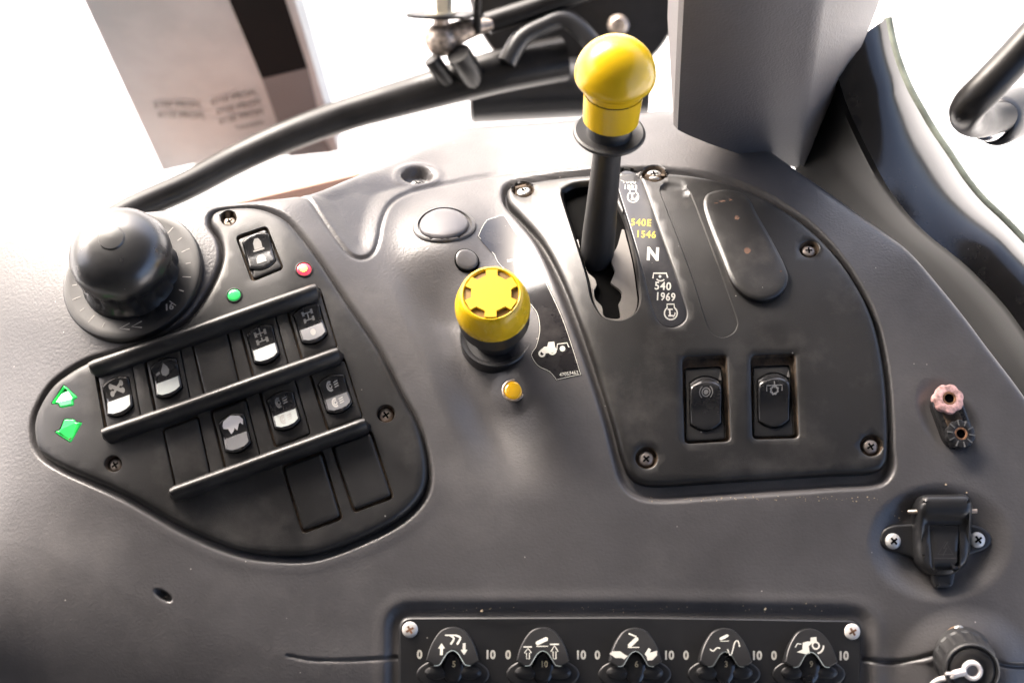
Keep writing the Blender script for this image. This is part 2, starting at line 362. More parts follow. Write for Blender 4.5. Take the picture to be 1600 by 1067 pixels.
# ------------------------------------------------------------------ screws, lamps
def screw(parent, u, v, rpx, h, m=M_screw, dome=1.0, pit=False, ang=20, label=None):
    k = mmpx(u, v)*rpx; F = frame(u, v, h, R(ang)); a = Acc()
    lathe(a, [(k, -2), (k, 0), (k*.93, .28*k*dome), (k*.7, .5*k*dome), (k*.36, .6*k*dome), (0.01, .62*k*dome)], F, 24, cap=False)
    o = mk('screw', a, m, parent, label=label); a = Acc(); z = .62*k*dome
    for b in (0, PI/2):
        c, s = math.cos(b), math.sin(b); L_, W_ = .52*k, .13*k
        q = [(-L_, -W_), (L_, -W_), (L_, W_), (-L_, W_)]; prism(a, [(x*c-y*s, x*s+y*c) for x, y in q], z-.4, z+.05+.02*b, F)
    MM[o] = MM[parent]; mk('cross_slot', a, M_deep if not pit else M_rust, o); return o
def pit(u, v, ru, rv, deep, a=0): 
    p = circle(u, v, ru, rv, 24, a); return p, deep
def lamp(parent, u, v, rpx, m, name='indicator_lamp', h=0, label=None, ring=M_panel):
    k = mmpx(u, v)*rpx; F = frame(u, v, h); a = Acc()
    lathe(a, [(k*1.12, -1), (k*1.12, .35), (k*1.06, .65), (k*.98, .7), (k*.9, .3), (k*.87, -.2)], F, 32, cap=False); rg = mk('lamp_ring', a, ring, parent)
    a = Acc(); lathe(a, [(k*.88, -.5), (k*.88, .05*k), (k*.82, .14*k), (k*.6, .22*k), (k*.3, .26*k), (.01, .27*k)], F, 28, cap=False); return mk(name, a, m, parent, label=label)
# parts of the console itself
ON_SHELL[0] = True
a = Acc(); slab(a, circle(693, 365, 40, 25, 40, -.05), -1, 2.4, bev=4, rise=1.1); mk('button_cap', a, mat('grey_cap', (.075, .072, .078), .33, rvar=.05, dust=.3), console, label='round blank grey button cap')
a = Acc(); slab(a, circle(694, 364, 51, 30, 44, -.05), -1, 1.6, bev=3, rise=1, holes=[[[(circle(694, 364.5, 44, 27, 40, -.05), 1.6), (circle(694, 364.5, 43, 26.3, 40, -.05), -.6)], 0]]); mk('button_rim', a, M_shell, console)
a = Acc(); slab(a, circle(730, 415, 17.5, 13, 30), -2, 2.6, bev=4, rise=.8); mk('blank_cap', a, M_shell, console, label='small round blank cap')
a = Acc(); slab(a, circle(730, 415, 19.6, 15, 30), -1, 1.2, bev=.8, rise=.2); mk('cap_gap', a, M_deep, console)
screw(console, 654, 277, 11, 1, M_screw, .5)
lamp(console, 802, 608, 16.5, M_lamp_y, h=1.1, label='round amber indicator lamp', ring=M_oldmetal)
# dirt crumbs lying on the shell
a = Acc()
def crumbs(a, n, fu, sz):
    for _ in range(n):
        u, v, h = fu(); F = frame(u, v, h, random.random()*6); s = sz*random.uniform(.5, 1.3)
        pl = [(math.cos(t)*s*random.uniform(.6, 1.2), math.sin(t)*s*random.uniform(.5, 1)) for t in np.linspace(0, 2*PI, 6)[:-1]]; prism(a, pl, -.1, s*.7, F)
crumbs(a, 60, lambda: (random.uniform(1010, 1385), random.uniform(775, 783), 0), .35)
crumbs(a, 46, lambda: (random.uniform(640, 1340), random.gauss(951, 3), 0), .32)
crumbs(a, 14, lambda: (random.uniform(1395, 1435), random.uniform(795, 840), 0), .5)
for s, x, y in ((1.3, 753, 954), (.9, 1196, 951), (.8, 1478, 757), (.5, 1511, 769)): crumbs(a, 1, lambda: (x, y, 0), s)
mk('dust_crumbs', a, mat('pale_dust', (.42, .33, .22), .9, mott=.4), console, kind='stuff')

ON_SHELL[0] = False
# ================================================================== left switch panel
lp = thing('switch_cluster', 'black switch panel with green arrow lamps and two rows of rocker switches', 'control panel', frame(380, 600))
XH = np.array([.936, -.351])
def yh(u): k = np.interp(u, [160, 560], [.16, .34]); y = np.array([k, 1.]); return y/np.linalg.norm(y)
def quad(c, hw, ht, hb=None):
    c = np.array(c, float); y = yh(c[0]); hb = ht if hb is None else hb
    return [c-XH*hw-y*ht, c+XH*hw-y*ht, c+XH*hw+y*hb, c-XH*hw+y*hb]
TOP_L = lambda u, v: 2.2+0*u
slots = []   # (centre, kind)
sw = {1: (187, 621), 2: (262, 592), 4: (412.5, 540.5), 5: (485.5, 509), 6: (368.5, 678), 7: (444.5, 642.5), 8: (524.5, 617)}
row1 = [sw[1], sw[2], (337, 566), sw[4], sw[5]]; row2 = [(293, 708), sw[6], sw[7], sw[8]]
blank3 = [(488, 768), (566, 736)]
holes = []
def hole(q, r, deep, m=1, wall=1.0):
    p = rp(q, r); return [[(p, 2.0), (inset(p, .7), 1.0), (inset(p, wall+.9), deep)], m]
for c in row1+row2: holes.append(hole(quad(c, 31, 50), 7, -1.2))
for c in blank3: holes.append(hole(quad(c, 35, 56, 58), 9, -1.2))
TOPSW = [(368, 372), (418, 355), (445, 423), (394, 444)]
holes.append(hole(TOPSW, 8, -1.0, 1))
LSCR = [(179, 725, 14), (603, 647, 15), (358, 344, 13)]
for x, y, r in LSCR: 
    p = circle(x, y, r, r*.95, 22); holes.append([[(p, 2.0), (inset(p, .8), 1.4), (inset(p, 2), -2.2)], 1])
ARW1 = rp([(103, 603), (124, 622), (117, 626), (118, 634), (98, 638), (94, 631), (84, 632)], 2, 2)
ARW2 = rp([(104, 656), (119, 656), (121, 661), (131, 661), (113, 692), (89, 676), (97, 673)], 2, 2)
for ar in (ARW1, ARW2): holes.append([[(inset(ar, -1.2), 2.1), (inset(ar, -.3), .6)], 1])
a = Acc(); relief(a, [(LPO, -4.5), (inset(LPO, 1.5), -1.5), (inset(LPO, 4), .6), (inset(LPO, 7), 1.7), (inset(LPO, 10.5), 2.2)], TOP_L, holes, 11)
mk('faceplate', a, [M_panel, M_grime], lp, ang=50)
for x, y, r in LSCR: screw(lp, x, y+1, r*.78, -1.6, M_oldmetal if x > 300 else M_screw_d, .5, ang=35)
lamp(lp, 367, 464, 11.5, M_lamp_g, h=2.2, label='round green indicator lamp')
lr = lamp(lp, 475, 424, 12.5, M_lamp_r, h=2.2, label='round red indicator lamp, lit')
a = Acc(); F = frame(474, 424, 2.2); lathe(a, [(2.2, 1.2), (2.0, 1.75), (1.2, 2.0), (.01, 2.05)], F, 14, cap=False); MM[lr] = MM[lp]; mk('glowing_bulb', a, M_glow, lr)
for ar in (ARW1, ARW2):
    a = Acc(); relief(a, [(inset(ar, -.2), .4), (inset(ar, .2), 1.9), (inset(ar, 2.2), 2.5)], 2.5, (), 30); mk('arrow_lamp', a, M_lamp_g, lp, ang=12, label='green arrow-shaped indicator lamp')
# finger rails across the rows: rounded bars
def rail(p0, p1, wd, ht):
    a = Acc(); n = 44; PR = [(-1, -.1), (-.97, .3), (-.88, .58), (-.74, .8), (-.54, .94), (-.3, 1), (-.05, .99), (.2, .9), (.45, .74), (.68, .52), (.86, .28), (.97, .06), (1, -.1)]; k = 13; p0, p1 = np.array(p0, float), np.array(p1, float); d = (p1-p0)/np.linalg.norm(p1-p0); q = np.array([-d[1], d[0]]); rows = []
    for i in range(n+1):
        t = i/n; L_ = np.linalg.norm(p1-p0); e = min(t, 1-t)*L_; s = math.sqrt(max(0, 1-(1-min(1, e/(wd*.55)))**2)); s = max(s, .03)
        c = p0+(p1-p0)*t; row = []
        for j in range(k):
            x, z = PR[j]; x = x*wd/2*s; z = 2.0+z*ht*(.35+.65*s)*(1 if s > .04 else 0)
            w_ = c+q*(x); row.append((w_[0], w_[1], z))
        rows.append(row)
    g_ = np.array(rows); W = P(g_[..., 0].ravel(), g_[..., 1].ravel(), g_[..., 2].ravel()).reshape(n+1, k, 3)
    loft(a, list(W)); return mk('finger_rail', a, M_panel, lp)
rail((144, 583), (502, 459), 26, 7.6); rail((163, 686), (537, 556), 26, 7.6); rail((266, 776), (579, 664), 26, 7.6)
def blank(c, hw, ht, hb, h, name='blank_cover'):
    a = Acc(); slab(a, rp(quad(c, hw, ht, hb), 6), -1, h, bev=3.5, rise=.9, step=9); mk(name, a, M_panel, lp)
blank(row1[2], 28.5, 47, 47, 1.7); blank(row2[0], 28.5, 47, 47, 1.7)
for c in blank3: blank(c, 31, 51, 52, 1.9)

# ------------------------------------------------------------------ rocker switches
def rocker(c, X, Y, bodyq, hb, hf, label, group, sym, symh=.07, lens=None, rim=True, body_r=5, half=True):
    c, X, Y = (np.array(q, float) for q in (c, X, Y)); A = np.stack([X, Y], 1); Ai = np.linalg.inv(A)
    t = thing('rocker_switch', label, 'rocker switch', frame(c[0], c[1], 0), group)
    px = lambda x, y: (c[0]+x*X[0]+y*Y[0], c[1]+x*X[1]+y*Y[1])
    def loc(u, v): d = np.stack([u-c[0], v-c[1]]); q = Ai@d; return q[0], q[1]
    hfun = lambda u, v: hf(*loc(np.asarray(u), np.asarray(v)))
    body = rp(bodyq, body_r)
    xs = np.linspace(-1, 1, 15); ol = [(x, -1+.24*x*x) for x in xs]+[(1, -.4), (1, .2)]+[(x, 1-.26*x*x) for x in xs[::-1]]+[(-1, .2), (-1, -.4)]
    ol = resample(np.array([px(x, y) for x, y in ol]), 5)
    a = Acc(); slab(a, body, -1, hb, bev=2, rise=.6, step=9, holes=[[[(inset(ol, -1.2), hb), (inset(ol, -.2), hb-1.6)], 1]]); mk('switch_body', a, [M_panel, M_deep], t)
    a = Acc(); w0 = lambda u, v: hfun(u, v)-.5
    relief(a, [(inset(ol, .3), hb-1.6), (inset(ol, .7), w0), (inset(ol, 2.2), hfun)], hfun, (), 4.5)
    rk = mk('rocker', a, M_gloss, t, ang=60)
    mp = lambda x, y, d=symh: P(*[np.asarray(q, float) for q in px(np.asarray(x), np.asarray(y))], hf(np.asarray(x, float), np.asarray(y, float))+d)
    if lens is not None:
        a = Acc(); lo = [(-.84, .08), (.84, .08), (.84, .66), (.5, .80), (0, .84), (-.5, .80), (-.84, .66)]
        lp_ = resample(np.array([px(x, y) for x, y in lo]), 5)
        relief(a, [(lp_, lambda u, v: hfun(u, v)-.1), (inset(lp_, .4), lambda u, v: hfun(u, v)+.18)], lambda u, v: hfun(u, v)+.18, (), 5); MM[rk] = MM[t]; mk('lens', a, lens, rk)
    if sym:
        a = Acc(); sym(a, mp); mk('symbol', a, M_grey_print if half else M_white, t)
    return t, mp
def hf_left(x, y):     # top lip, dip in the middle, lower half rises towards the operator
    return 3.4-1.4*ss(-1, -.55, y-.2*x*x)-.9*ss(-.6, 0, y)+3.2*np.clip(y, 0, 1)+0*x
def axle(a, mp, cy=-.42, s=1):
    for x in (-.38, .38):
        for y in (-.2, .2): stroke(a, [(x*s, cy+(y-.13)*s), (x*s, cy+(y+.13)*s)], .2*s, mp)
    stroke(a, [(-.38*s, cy-.2*s), (.38*s, cy-.2*s)], .07*s, mp); stroke(a, [(-.38*s, cy+.2*s), (.38*s, cy+.2*s)], .07*s, mp); stroke(a, [(0, cy-.2*s), (0, cy+.2*s)], .1*s, mp)
def sym_x(a, mp):
    stroke(a, [(-.4, -.66), (.4, -.22)], .2, mp); stroke(a, [(.4, -.66), (-.4, -.22)], .14, mp)
    for x in (-.4, .4):
        for y in (-.62, -.26): fill(a, arc(x, y, .15, 0, 345, 9), mp)
def sym_drop(a, mp): fill(a, [(-.02, -.78), (.2, -.58), (.3, -.38), (.2, -.2), (-.05, -.14), (-.28, -.24), (-.32, -.42), (-.2, -.58)], mp); stroke(a, [(-.72, -.34), (-.42, -.4)], .12, mp)
def sym_beacon(a, mp): 
    fill(a, [(-.3, -.2), (-.3, -.52), (-.14, -.72), (.14, -.72), (.3, -.52), (.3, -.2)], mp); stroke(a, [(-.42, -.14), (.42, -.14)], .09, mp)
def sym_beacon2(a, mp):
    sym_beacon(a, mp); fill(a, [(-.36, .62), (-.36, .34), (-.16, .16), (.16, .16), (.36, .34), (.36, .62)], lambda x, y: mp(x, y, .26))
def sym_axlelamp(a, mp): axle(a, mp, -.45, .85); fill(a, arc(0, .42, .2, 0, 340, 12), lambda x, y: mp(x, y, .26))
def sym_h(a, mp): axle(a, mp, -.42, .95); stroke(a, [(0, -.85), (0, -.6)], .1, mp)
def lampsym(a, mp, cy, d):
    q = lambda x, y: mp(x, y, d); stroke(a, arc(-.2, cy, .22, 60, 300), .1, q); stroke(a, arc(-.2, cy, .11, 0, 330), .07, q)
    for k in (-.12, 0, .12): stroke(a, [(.1, cy+k), (.42, cy+k-.03)], .06, q)
def sym_lamps(a, mp): lampsym(a, mp, -.48, .07); lampsym(a, mp, .42, .26)
def sym_cloth(a, mp): fill(a, [(-.82, -.5), (-.6, -.78), (0, -.93), (.6, -.78), (.82, -.55), (.7, -.3), (.55, -.45), (.42, -.4), (.2, -.12), (.05, -.3), (-.1, -.14), (-.3, -.05), (-.42, -.35), (-.7, -.42)], mp)
M_lensw = mat('milky_lens', (.34, .36, .35), .16, rvar=.04, mott=.1)
M_lensg = mat('smoky_lens', (.12, .12, .125), .14, rvar=.04)
GL = 'rocker switches in the black switch panel'
spec = {1: ('black rocker switch with cross symbol and white lens, nearest the green arrow lamps', sym_x, M_lensw),
        2: ('black rocker switch with drop symbol and white lens, right of the cross-symbol switch', sym_drop, M_lensw),
        4: ('rocker switch with axle symbol and plain pale lens, right of the upper blank cover', sym_h, M_lensw),
        5: ('rocker switch with axle symbol and bright dot on grey lens, right end of upper row', sym_axlelamp, M_lensg),
        6: ('rocker switch with large ragged white symbol over dark lens, right of lower blank cover', sym_cloth, M_lensg),
        7: ('rocker switch with lamp symbols and half white lens, middle of the lower row', sym_lamps, M_lensw),
        8: ('rocker switch with pale lamp symbols on grey lens, at the right end of lower row', sym_lamps, M_lensg)}
for k, c in sw.items():
    y = yh(c[0]); rocker(c, XH*21.5, y*30, quad((c[0]+1.5, c[1]+1), 28, 46, 46), 1.7, hf_left, spec[k][0], GL, spec[k][1], lens=spec[k][2], half=(k != 6))
rocker((406, 396), (20.5, -6.5), (7, 27), [(372, 376), (416, 360), (441, 420), (397, 438)], 1.6, lambda x, y: hf_left(x, y)-2.2*np.clip(y, 0, 1), 'single rocker switch with two beacon symbols, framed alone above the red lamp', GL, sym_beacon2, lens=None)

# ------------------------------------------------------------------ big black rotary knob
F = frame(208, 432, 1.2, R(12)); kk = mmpx(208, 432)
kt = thing('rotary_knob', 'large glossy black domed rotary knob on a round base disc with scale marks', 'rotary knob', F)
a = Acc(); lathe(a, [(kk*112, -3), (kk*112, .6), (kk*110.5, 1.6), (kk*107, 2.0), (kk*98, 1.6), (kk*70, 1.6)], F, 72); mk('base_disc', a, M_black, kt)
DF = axis_frame(P(208, 432, 1.2), Q(179, 381, depth(208, 432)-.035), F[:3, 0]); kd = kk*.955; Hd = .93
fl = lambda t, r, z: 1-.05*max(0, math.cos(14*t))**3 if 4 < z < 22 else 1
a = Acc(); lathe(a, [(kd*84, -4), (kd*82, 2), (kd*80, 5), (kd*76, 7), (kd*75, 14), (kd*74, 20*Hd), (kd*78, 21.5*Hd), (kd*80, 23.5*Hd), (kd*80.3, 27*Hd), (kd*79, 30.5*Hd), (kd*75.5, 34.2*Hd), (kd*69.5, 38*Hd), (kd*61, 41.3*Hd), (kd*49, 44*Hd), (kd*36, 45.8*Hd), (kd*21.6, 46.8*Hd)], DF, 84, flute=fl)
M_dome = mat('satin_black_knob', (.013, .013, .014), .28, spec=1.0, rvar=.015, dust=.2, dsc=200); mk('dome', a, M_dome, kt, ang=50)
a = Acc(); lathe(a, [(kd*20.7, 45*Hd), (kd*20.7, 46.9*Hd), (kd*19.2, 47.6*Hd), (kd*10, 48*Hd), (.01, 48.1*Hd)], DF, 36, cap=False); mk('centre_cap', a, M_dome, kt)
def kmap(z): 
    def f(x, y): x = np.asarray(x); y = np.asarray(y); return np.stack([x*.001, -y*.001, 0*x+z*.001], -1)@F[:3, :3].T+F[:3, 3]
    return f
a = Acc(); km = kmap(1.75); r0 = kk*92
for i, dg_ in enumerate(range(-150, 181, 15)):
    t = R(dg_); c, s = math.cos(t), math.sin(t)
    if dg_ in (60, 75, 90, 105): continue
    L_ = kk*(7 if i % 2 else 4); stroke(a, [(c*(r0-L_), s*(r0-L_)), (c*(r0+L_), s*(r0+L_))], kk*1.6, km)
for dd in (86, 74): 
    t = R(dd+12); x, y = math.cos(t)*r0, math.sin(t)*r0; stroke(a, [(x+kk*9, y-kk*6), (x-kk*7, y), (x+kk*9, y+kk*5)], kk*2.2, km)
t = R(50); text(a, '16', math.cos(t)*r0, math.sin(t)*r0, kk*15, km, .03)
mk('scale_marks', a, M_grey_print, kt)

# ================================================================== lever panel (right)
rpan = thing('lever_console', 'large black curved panel with lever slot, gear label strip and two rocker switches', 'control panel', frame(1150, 520))
def top_r(u, v): return 1.4-1.2*ss(420, 760, v)+0*u+2.4*ss(0, 1, (u-1200)/500)
SLOT = cr([(878, 306), (883, 296), (896, 289), (918, 286), (940, 288), (956, 303), (963, 317), (977, 347), (991, 401), (998, 446), (1000, 469), (993, 488), (977, 499), (961, 501), (942, 495), (929, 478), (923, 462), (916, 429), (897, 368)], 5)
PILL2 = cr([(1030, 300), (1035, 291), (1044, 288), (1066, 292), (1076, 300), (1083, 312), (1107, 375), (1130, 437), (1151, 497), (1152, 511), (1146, 522), (1131, 529), (1117, 526), (1108, 517), (1100, 497), (1082, 440), (1061, 382), (1041, 331)], 5)
PILL3 = cr([(1099, 328), (1100, 312), (1110, 303), (1134, 299), (1158, 304), (1172, 316), (1182, 336), (1205, 378), (1226, 424), (1229, 444), (1220, 462), (1204, 472), (1187, 475), (1170, 471), (1155, 461), (1140, 442), (1124, 400), (1108, 357)], 5)
STRIP = cr([(964, 292), (966, 276), (975, 267), (989, 269), (1000, 279), (1008, 296), (1033, 367), (1052, 420), (1067, 467), (1073, 488), (1070, 502), (1058, 511), (1044, 512), (1030, 505), (1019, 481), (1006, 432), (985, 360)], 5)
RSA = [(1066, 559), (1135, 555), (1141, 689), (1070, 693)]; RSB = [(1173, 556), (1242, 553), (1248, 684), (1176, 686)]
RSCR = [(818, 299, 15), (1022, 274, 17), (1264, 391, 14), (1010, 715, 16), (1361, 696, 16)]
def rel(p, ds, m=0): return [[(inset(p, d), (lambda u, v, e=e: top_r(u, v)+e)) for d, e in ds], m]
holes = [rel(SLOT, [(-2, 0), (0, -1), (1.2, -4), (2.2, -9)], 2), rel(PILL2, [(0, 0), (1.5, -.9)]), rel(STRIP, [(-2.5, 0), (0, -.5), (.6, -1.0)]),
         rel(rp(RSA, 8), [(-2.5, 0), (-.5, -.6), (1.5, -4.4)], 1), rel(rp(RSB, 8), [(-2.5, 0), (-.5, -.6), (1.5, -4.4)], 1)]
for x, y, r in RSCR:
    p = circle(x, y, r*1.12, r*np.interp(y, [270, 400, 700], [.72, .95, 1.08]), 24); holes.append(rel(p, [(-1.5, 0), (0, -.5), (1.5, -3.4)], 1))
RPI = inset(RPO, 4); RPI[:, 1] -= 11*ss(700, 765, RPI[:, 1])
a = Acc(); relief(a, [(RPI, -8), (inset(RPI, 1.2), lambda u, v: top_r(u, v)-4.5), (inset(RPI, 3), lambda u, v: top_r(u, v)-2), (inset(RPI, 6), lambda u, v: top_r(u, v)-.55), (inset(RPI, 10), top_r)], top_r, holes, 11)
mk('faceplate', a, [M_panel, M_grime, M_deep], rpan, ang=50)
for (x, y, r), g_ in zip(RSCR, (40, 10, 0, 42, 30)): screw(rpan, x, y+(1 if y > 600 else 0), r*.74, float(top_r(x, y))-(1.7 if y < 330 else 2.8), M_screw if y < 330 else M_screw_d, .5, ang=g_)
a = Acc(); slab(a, PILL3, 0, lambda u, v: top_r(u, v)+1.0+3.2*ss(330, 470, v), bev=6, rise=1.1); mk('raised_cover', a, M_panel, rpan)
a = Acc(); slab(a, inset(STRIP, 1.2), -.5, lambda u, v: top_r(u, v)-.75, bev=.8, rise=.1); mk('label_strip', a, M_strip, rpan)
a = Acc()
def smudge(u0, v0, ru, rv, h):
    pl = [(u0+ru*math.cos(t)*random.uniform(.7, 1.2), v0+rv*math.sin(t)*random.uniform(.7, 1.2)) for t in np.linspace(0, 2*PI, 14)[:-1]]
    fill(a, pl, lambda u, v: P(u, v, top_r(u, v)+h(u, v)+.03))
hp3 = lambda u, v: 1.0+3.2*ss(330, 470, v)
for u0, v0, ru, rv in ((1141, 317, 3, 1.5), (1128, 319, 5, 1.2), (1118, 322, 3, 1), (1150, 345, 4, 3), (1166, 398, 5, 5), (1218, 431, 2, 1.2)): smudge(u0, v0, ru, rv, hp3)
mk('rust_smudges', a, mat('rust_smudge', (.10, .045, .025), .7, mott=.5), rpan, kind='stuff')
# steel gate under the slot
gl_ = inset(SLOT, 2.6); hg = lambda u, v: top_r(u, v)-5.2
GP = np.vstack([cr([(899.5, 368), (919, 429), (926, 462), (931.5, 476), (944, 492), (961.5, 498), (976, 496), (991, 487), (997, 468), (995, 446), (988.5, 402), (976, 352)], 5, False),
    cr([(972, 352), (965, 378), (957, 392), (956, 405), (961, 418), (957, 430), (955, 436), (962, 442), (972, 452), (970, 465), (967, 470), (969, 492), (945, 490), (941, 474), (930, 462), (928, 448), (932, 440), (929, 430), (918, 420), (914, 410), (909, 398), (902, 368)], 4, False)])
a = Acc(); relief(a, [(GP, lambda u, v: hg(u, v)-2), (inset(GP, .3), hg)], hg, (), 9); mk('gate_plate', a, [M_plate], rpan)
# printed legend
def ms(u, v): return P(u, v, top_r(np.asarray(u, float), np.asarray(v, float))-.68)
for nm_, t_, x_, y_, z_, b_, w_ in (('letter', 'N', 1020, 399, 27, .045, .95), ('number', '540', 1035.5, 448.5, 17, .025, .95), ('number', '1969', 1039.5, 465, 17, .025, .85), ('number', '1000', 983, 285, 10.5, .015, .95), ('number', '1893', 985, 294.5, 10.5, .015, .95)):
    a = Acc(); text(a, t_, x_, y_, z_, ms, b_, w_, 0, 3, 1.12); mk(nm_, a, M_print, rpan, label='white printed '+nm_+' '+t_)
a = Acc()
def shaftsym(cx, cy, s): stroke(a, [(cx-11*s, cy+3*s), (cx-10*s, cy-5*s), (cx+10*s, cy-5*s), (cx+12*s, cy+2*s)], 2.2*s, ms); fill(a, circle(cx, cy, 2.2*s, None, 9), ms); stroke(a, arc(cx+1, cy-1, 8*s, 45, 140, 9), 2*s, ms)
shaftsym(1031, 433, 1); mk('shaft_symbol', a, M_print, rpan, kind='stuff'); a = Acc(); shaftsym(974, 279, .8); mk('shaft_symbol', a, M_print, rpan, kind='stuff'); a = Acc()
def enginesym(cx, cy, s):
    stroke(a, list(arc(cx, cy, 10*s, -55, 235, 18))+[(cx-6*s, cy-14*s), (cx+5*s, cy-14*s), (cx+5.7*s, cy-8*s)], 2.1*s, ms); stroke(a, [(cx-2*s, cy-6*s), (cx-1*s, cy+4*s)], 2.6*s, ms); stroke(a, [(cx-5*s, cy-6*s), (cx+3*s, cy-6*s)], 2*s, ms); stroke(a, [(cx-4*s, cy+4*s), (cx+4*s, cy+4*s)], 2.4*s, ms); stroke(a, arc(cx, cy, 6.5*s, -10, 60, 6), 1.8*s, ms)
enginesym(1048, 490, 1.0); mk('engine_symbol', a, M_print, rpan, kind='stuff'); a = Acc(); enginesym(989, 309, .85); mk('engine_symbol', a, M_print, rpan, kind='stuff')
for t_, x_, y_ in (('540E', 1001.5, 349.5), ('1546', 1009, 368)): a = Acc(); text(a, t_, x_, y_, 15, ms, .018, .95, 0, 3, 1.15); mk('number', a, M_yprint, rpan, label='yellow printed number '+t_)
def hf_right(x, y, b=-2.4):
    yy = y-.22*x*x; return b+.6+4.3*ss(-1.02, -.66, yy)-3.4*ss(-.74, .3, yy)+.4*ss(.3, .9, y)
def sym_ring(a, mp):
    stroke(a, arc(0, -.32, .22, 0, 360, 16), .06, mp); fill(a, arc(0, -.32, .13, 0, 340, 12), mp); stroke(a, arc(0, -.32, .36, 130, 235, 8), .05, mp); stroke(a, arc(0, -.32, .36, -55, 50, 8), .05, mp)
def sym_pto(a, mp):
    q = arc(0, -.26, .17, 0, 360, 17); q = np.array([(x*(1+.3*(i % 2)), -.26+(y+.26)*(1+.3*(i % 2))) for i, (x, y) in enumerate(q)]); stroke(a, q, .1, mp)
    stroke(a, [(-.42, -.2), (-.42, -.5), (.42, -.5), (.42, -.2)], .05, mp); stroke(a, [(0, -.5), (0, -.72)], .06, mp)
for q, c, lb, sf in ((RSA, (1103, 629), 'black rocker switch with round target symbol in the lever panel, left of the pair', sym_ring), (RSB, (1209.5, 624), 'black rocker switch with cogwheel symbol in the lever panel, right of the pair', sym_pto)):
    q = np.array(q, float); bq = [q[0]+(4, 15), q[1]+(-7, 16), q[2]+(-6, -4), q[3]+(2, -4)]
    t, mp = rocker(c, (24.5, -1.2), (1, 43), bq, -2.0, hf_right, lb, 'rocker switches in the lever panel', None, body_r=6)
    a = Acc(); sf(a, lambda x, y: mp(np.asarray(x)*1.15, -.36+(np.asarray(y)+.32)*.66, .08)); mk('symbol', a, M_grey_print, t)

# ------------------------------------------------------------------ gear lever with yellow knob
def lev(u, v, D): return Q(u, v, D)
D0 = float(depth(930, 395)); b0 = lev(931, 415, D0+.012); b1 = lev(952, 208, D0-.062)
LF = axis_frame(b1, b1+(b1-b0)); lt = thing('lever', 'tall black lever with collar ring and glossy yellow mushroom knob standing in the slot', 'lever', axis_frame(b0, b1))
Lh = np.linalg.norm(b1-b0)*1000
a = Acc(); lathe(a, [(7, -Lh-14), (9.6, -Lh-2), (10.0, -Lh+6), (9.9, -Lh*.75), (9.0, -Lh*.5), (8.1, -Lh*.22), (7.8, 0)], LF, 40); mk('shaft', a, M_rub, lt)
a = Acc(); lathe(a, [(7.5, -2.8), (16, -2.4), (19.1, -1.4), (20.1, 0), (19.8, 1.1), (18.6, 1.7), (15, .9), (12.7, .6), (12.2, 1.5), (12.0, 12)], LF, 56); mk('collar_ring', a, M_rub, lt)
a = Acc(); lathe(a, [(12, 9.0), (14.7, 9.1), (15.3, 9.8), (15.7, 19), (16.0, 27.6)], LF, 56, cap=False)
sph = [(21.8*math.sin(t), 38.6-21.8*math.cos(t)*(.46 if math.cos(t) > 0 else 1)) for t in np.linspace(R(52), R(180), 22)]
lathe(a, [(15.6, 27.9), (16.4, 29.2)]+[(max(r, .01), z) for r, z in sph if z > 30.0], LF, 56, cap=False); mk('lever_knob', a, M_yel, lt, ang=30)

ON_SHELL[0] = True
# ------------------------------------------------------------------ yellow push knob with cogwheel emblem
F0 = frame(775, 524, 0); kq = mmpx(775, 524); p0 = F0[:3, 3]
p1 = Q(767.5, 459, depth(775, 524)-.047); KF = axis_frame(p0, p1, F0[:3, 0]); Kh = np.linalg.norm(p1-p0)*1000
pk = thing('push_knob', 'yellow push-pull knob with raised cogwheel emblem on a dark stem, beside the tractor decal', 'knob', KF)
a = Acc(); lathe(a, [(kq*57, -6), (kq*57, 2.0), (kq*55.5, 2.7), (kq*51, 2.3), (kq*47, .8), (kq*30, .5)], F0, 48); mk('socket_ring', a, M_black, pk)
a = Acc(); lathe(a, [(13.5, -4), (13, 6), (9.5, 12), (9, 14), (12, 17), (17.5, 20), (20.3, 23), (20.6, 35.5)], KF, 48); mk('stem', a, M_rub, pk)
a = Acc(); lathe(a, [(20.0, 35), (20.9, 35.4), (21.2, 37), (21.0, 41), (20.0, 45), (18.7, 49), (17.6, Kh-1.0), (16.8, Kh-.1), (15.9, Kh+.5), (15.4, Kh+.3), (15.0, Kh-.9)], KF, 64); mk('knob_body', a, M_yel, pk, ang=50)
gp = []
for i in range(6):
    b = i*60+90
    for dg_, r in ((-16, 11.3), (-12.5, 14.9), (12.5, 14.9), (16, 11.3), (30, 11.0)): gp.append((r*math.cos(R(b+dg_)), r*math.sin(R(b+dg_))))
a = Acc(); prism(a, gp, Kh-.8, Kh+.9, KF); gm = mk('cogwheel_emblem', a, M_yel2, pk, ang=20)
a = Acc(); lathe(a, [(15.1, Kh-.95), (14.9, Kh-.85)], KF, 48); mk('emblem_recess', a, mat('recess_shade', (.20, .11, .02), .7, mott=.4), pk)  # shade in the emblem notches, painted as a darker brown disc

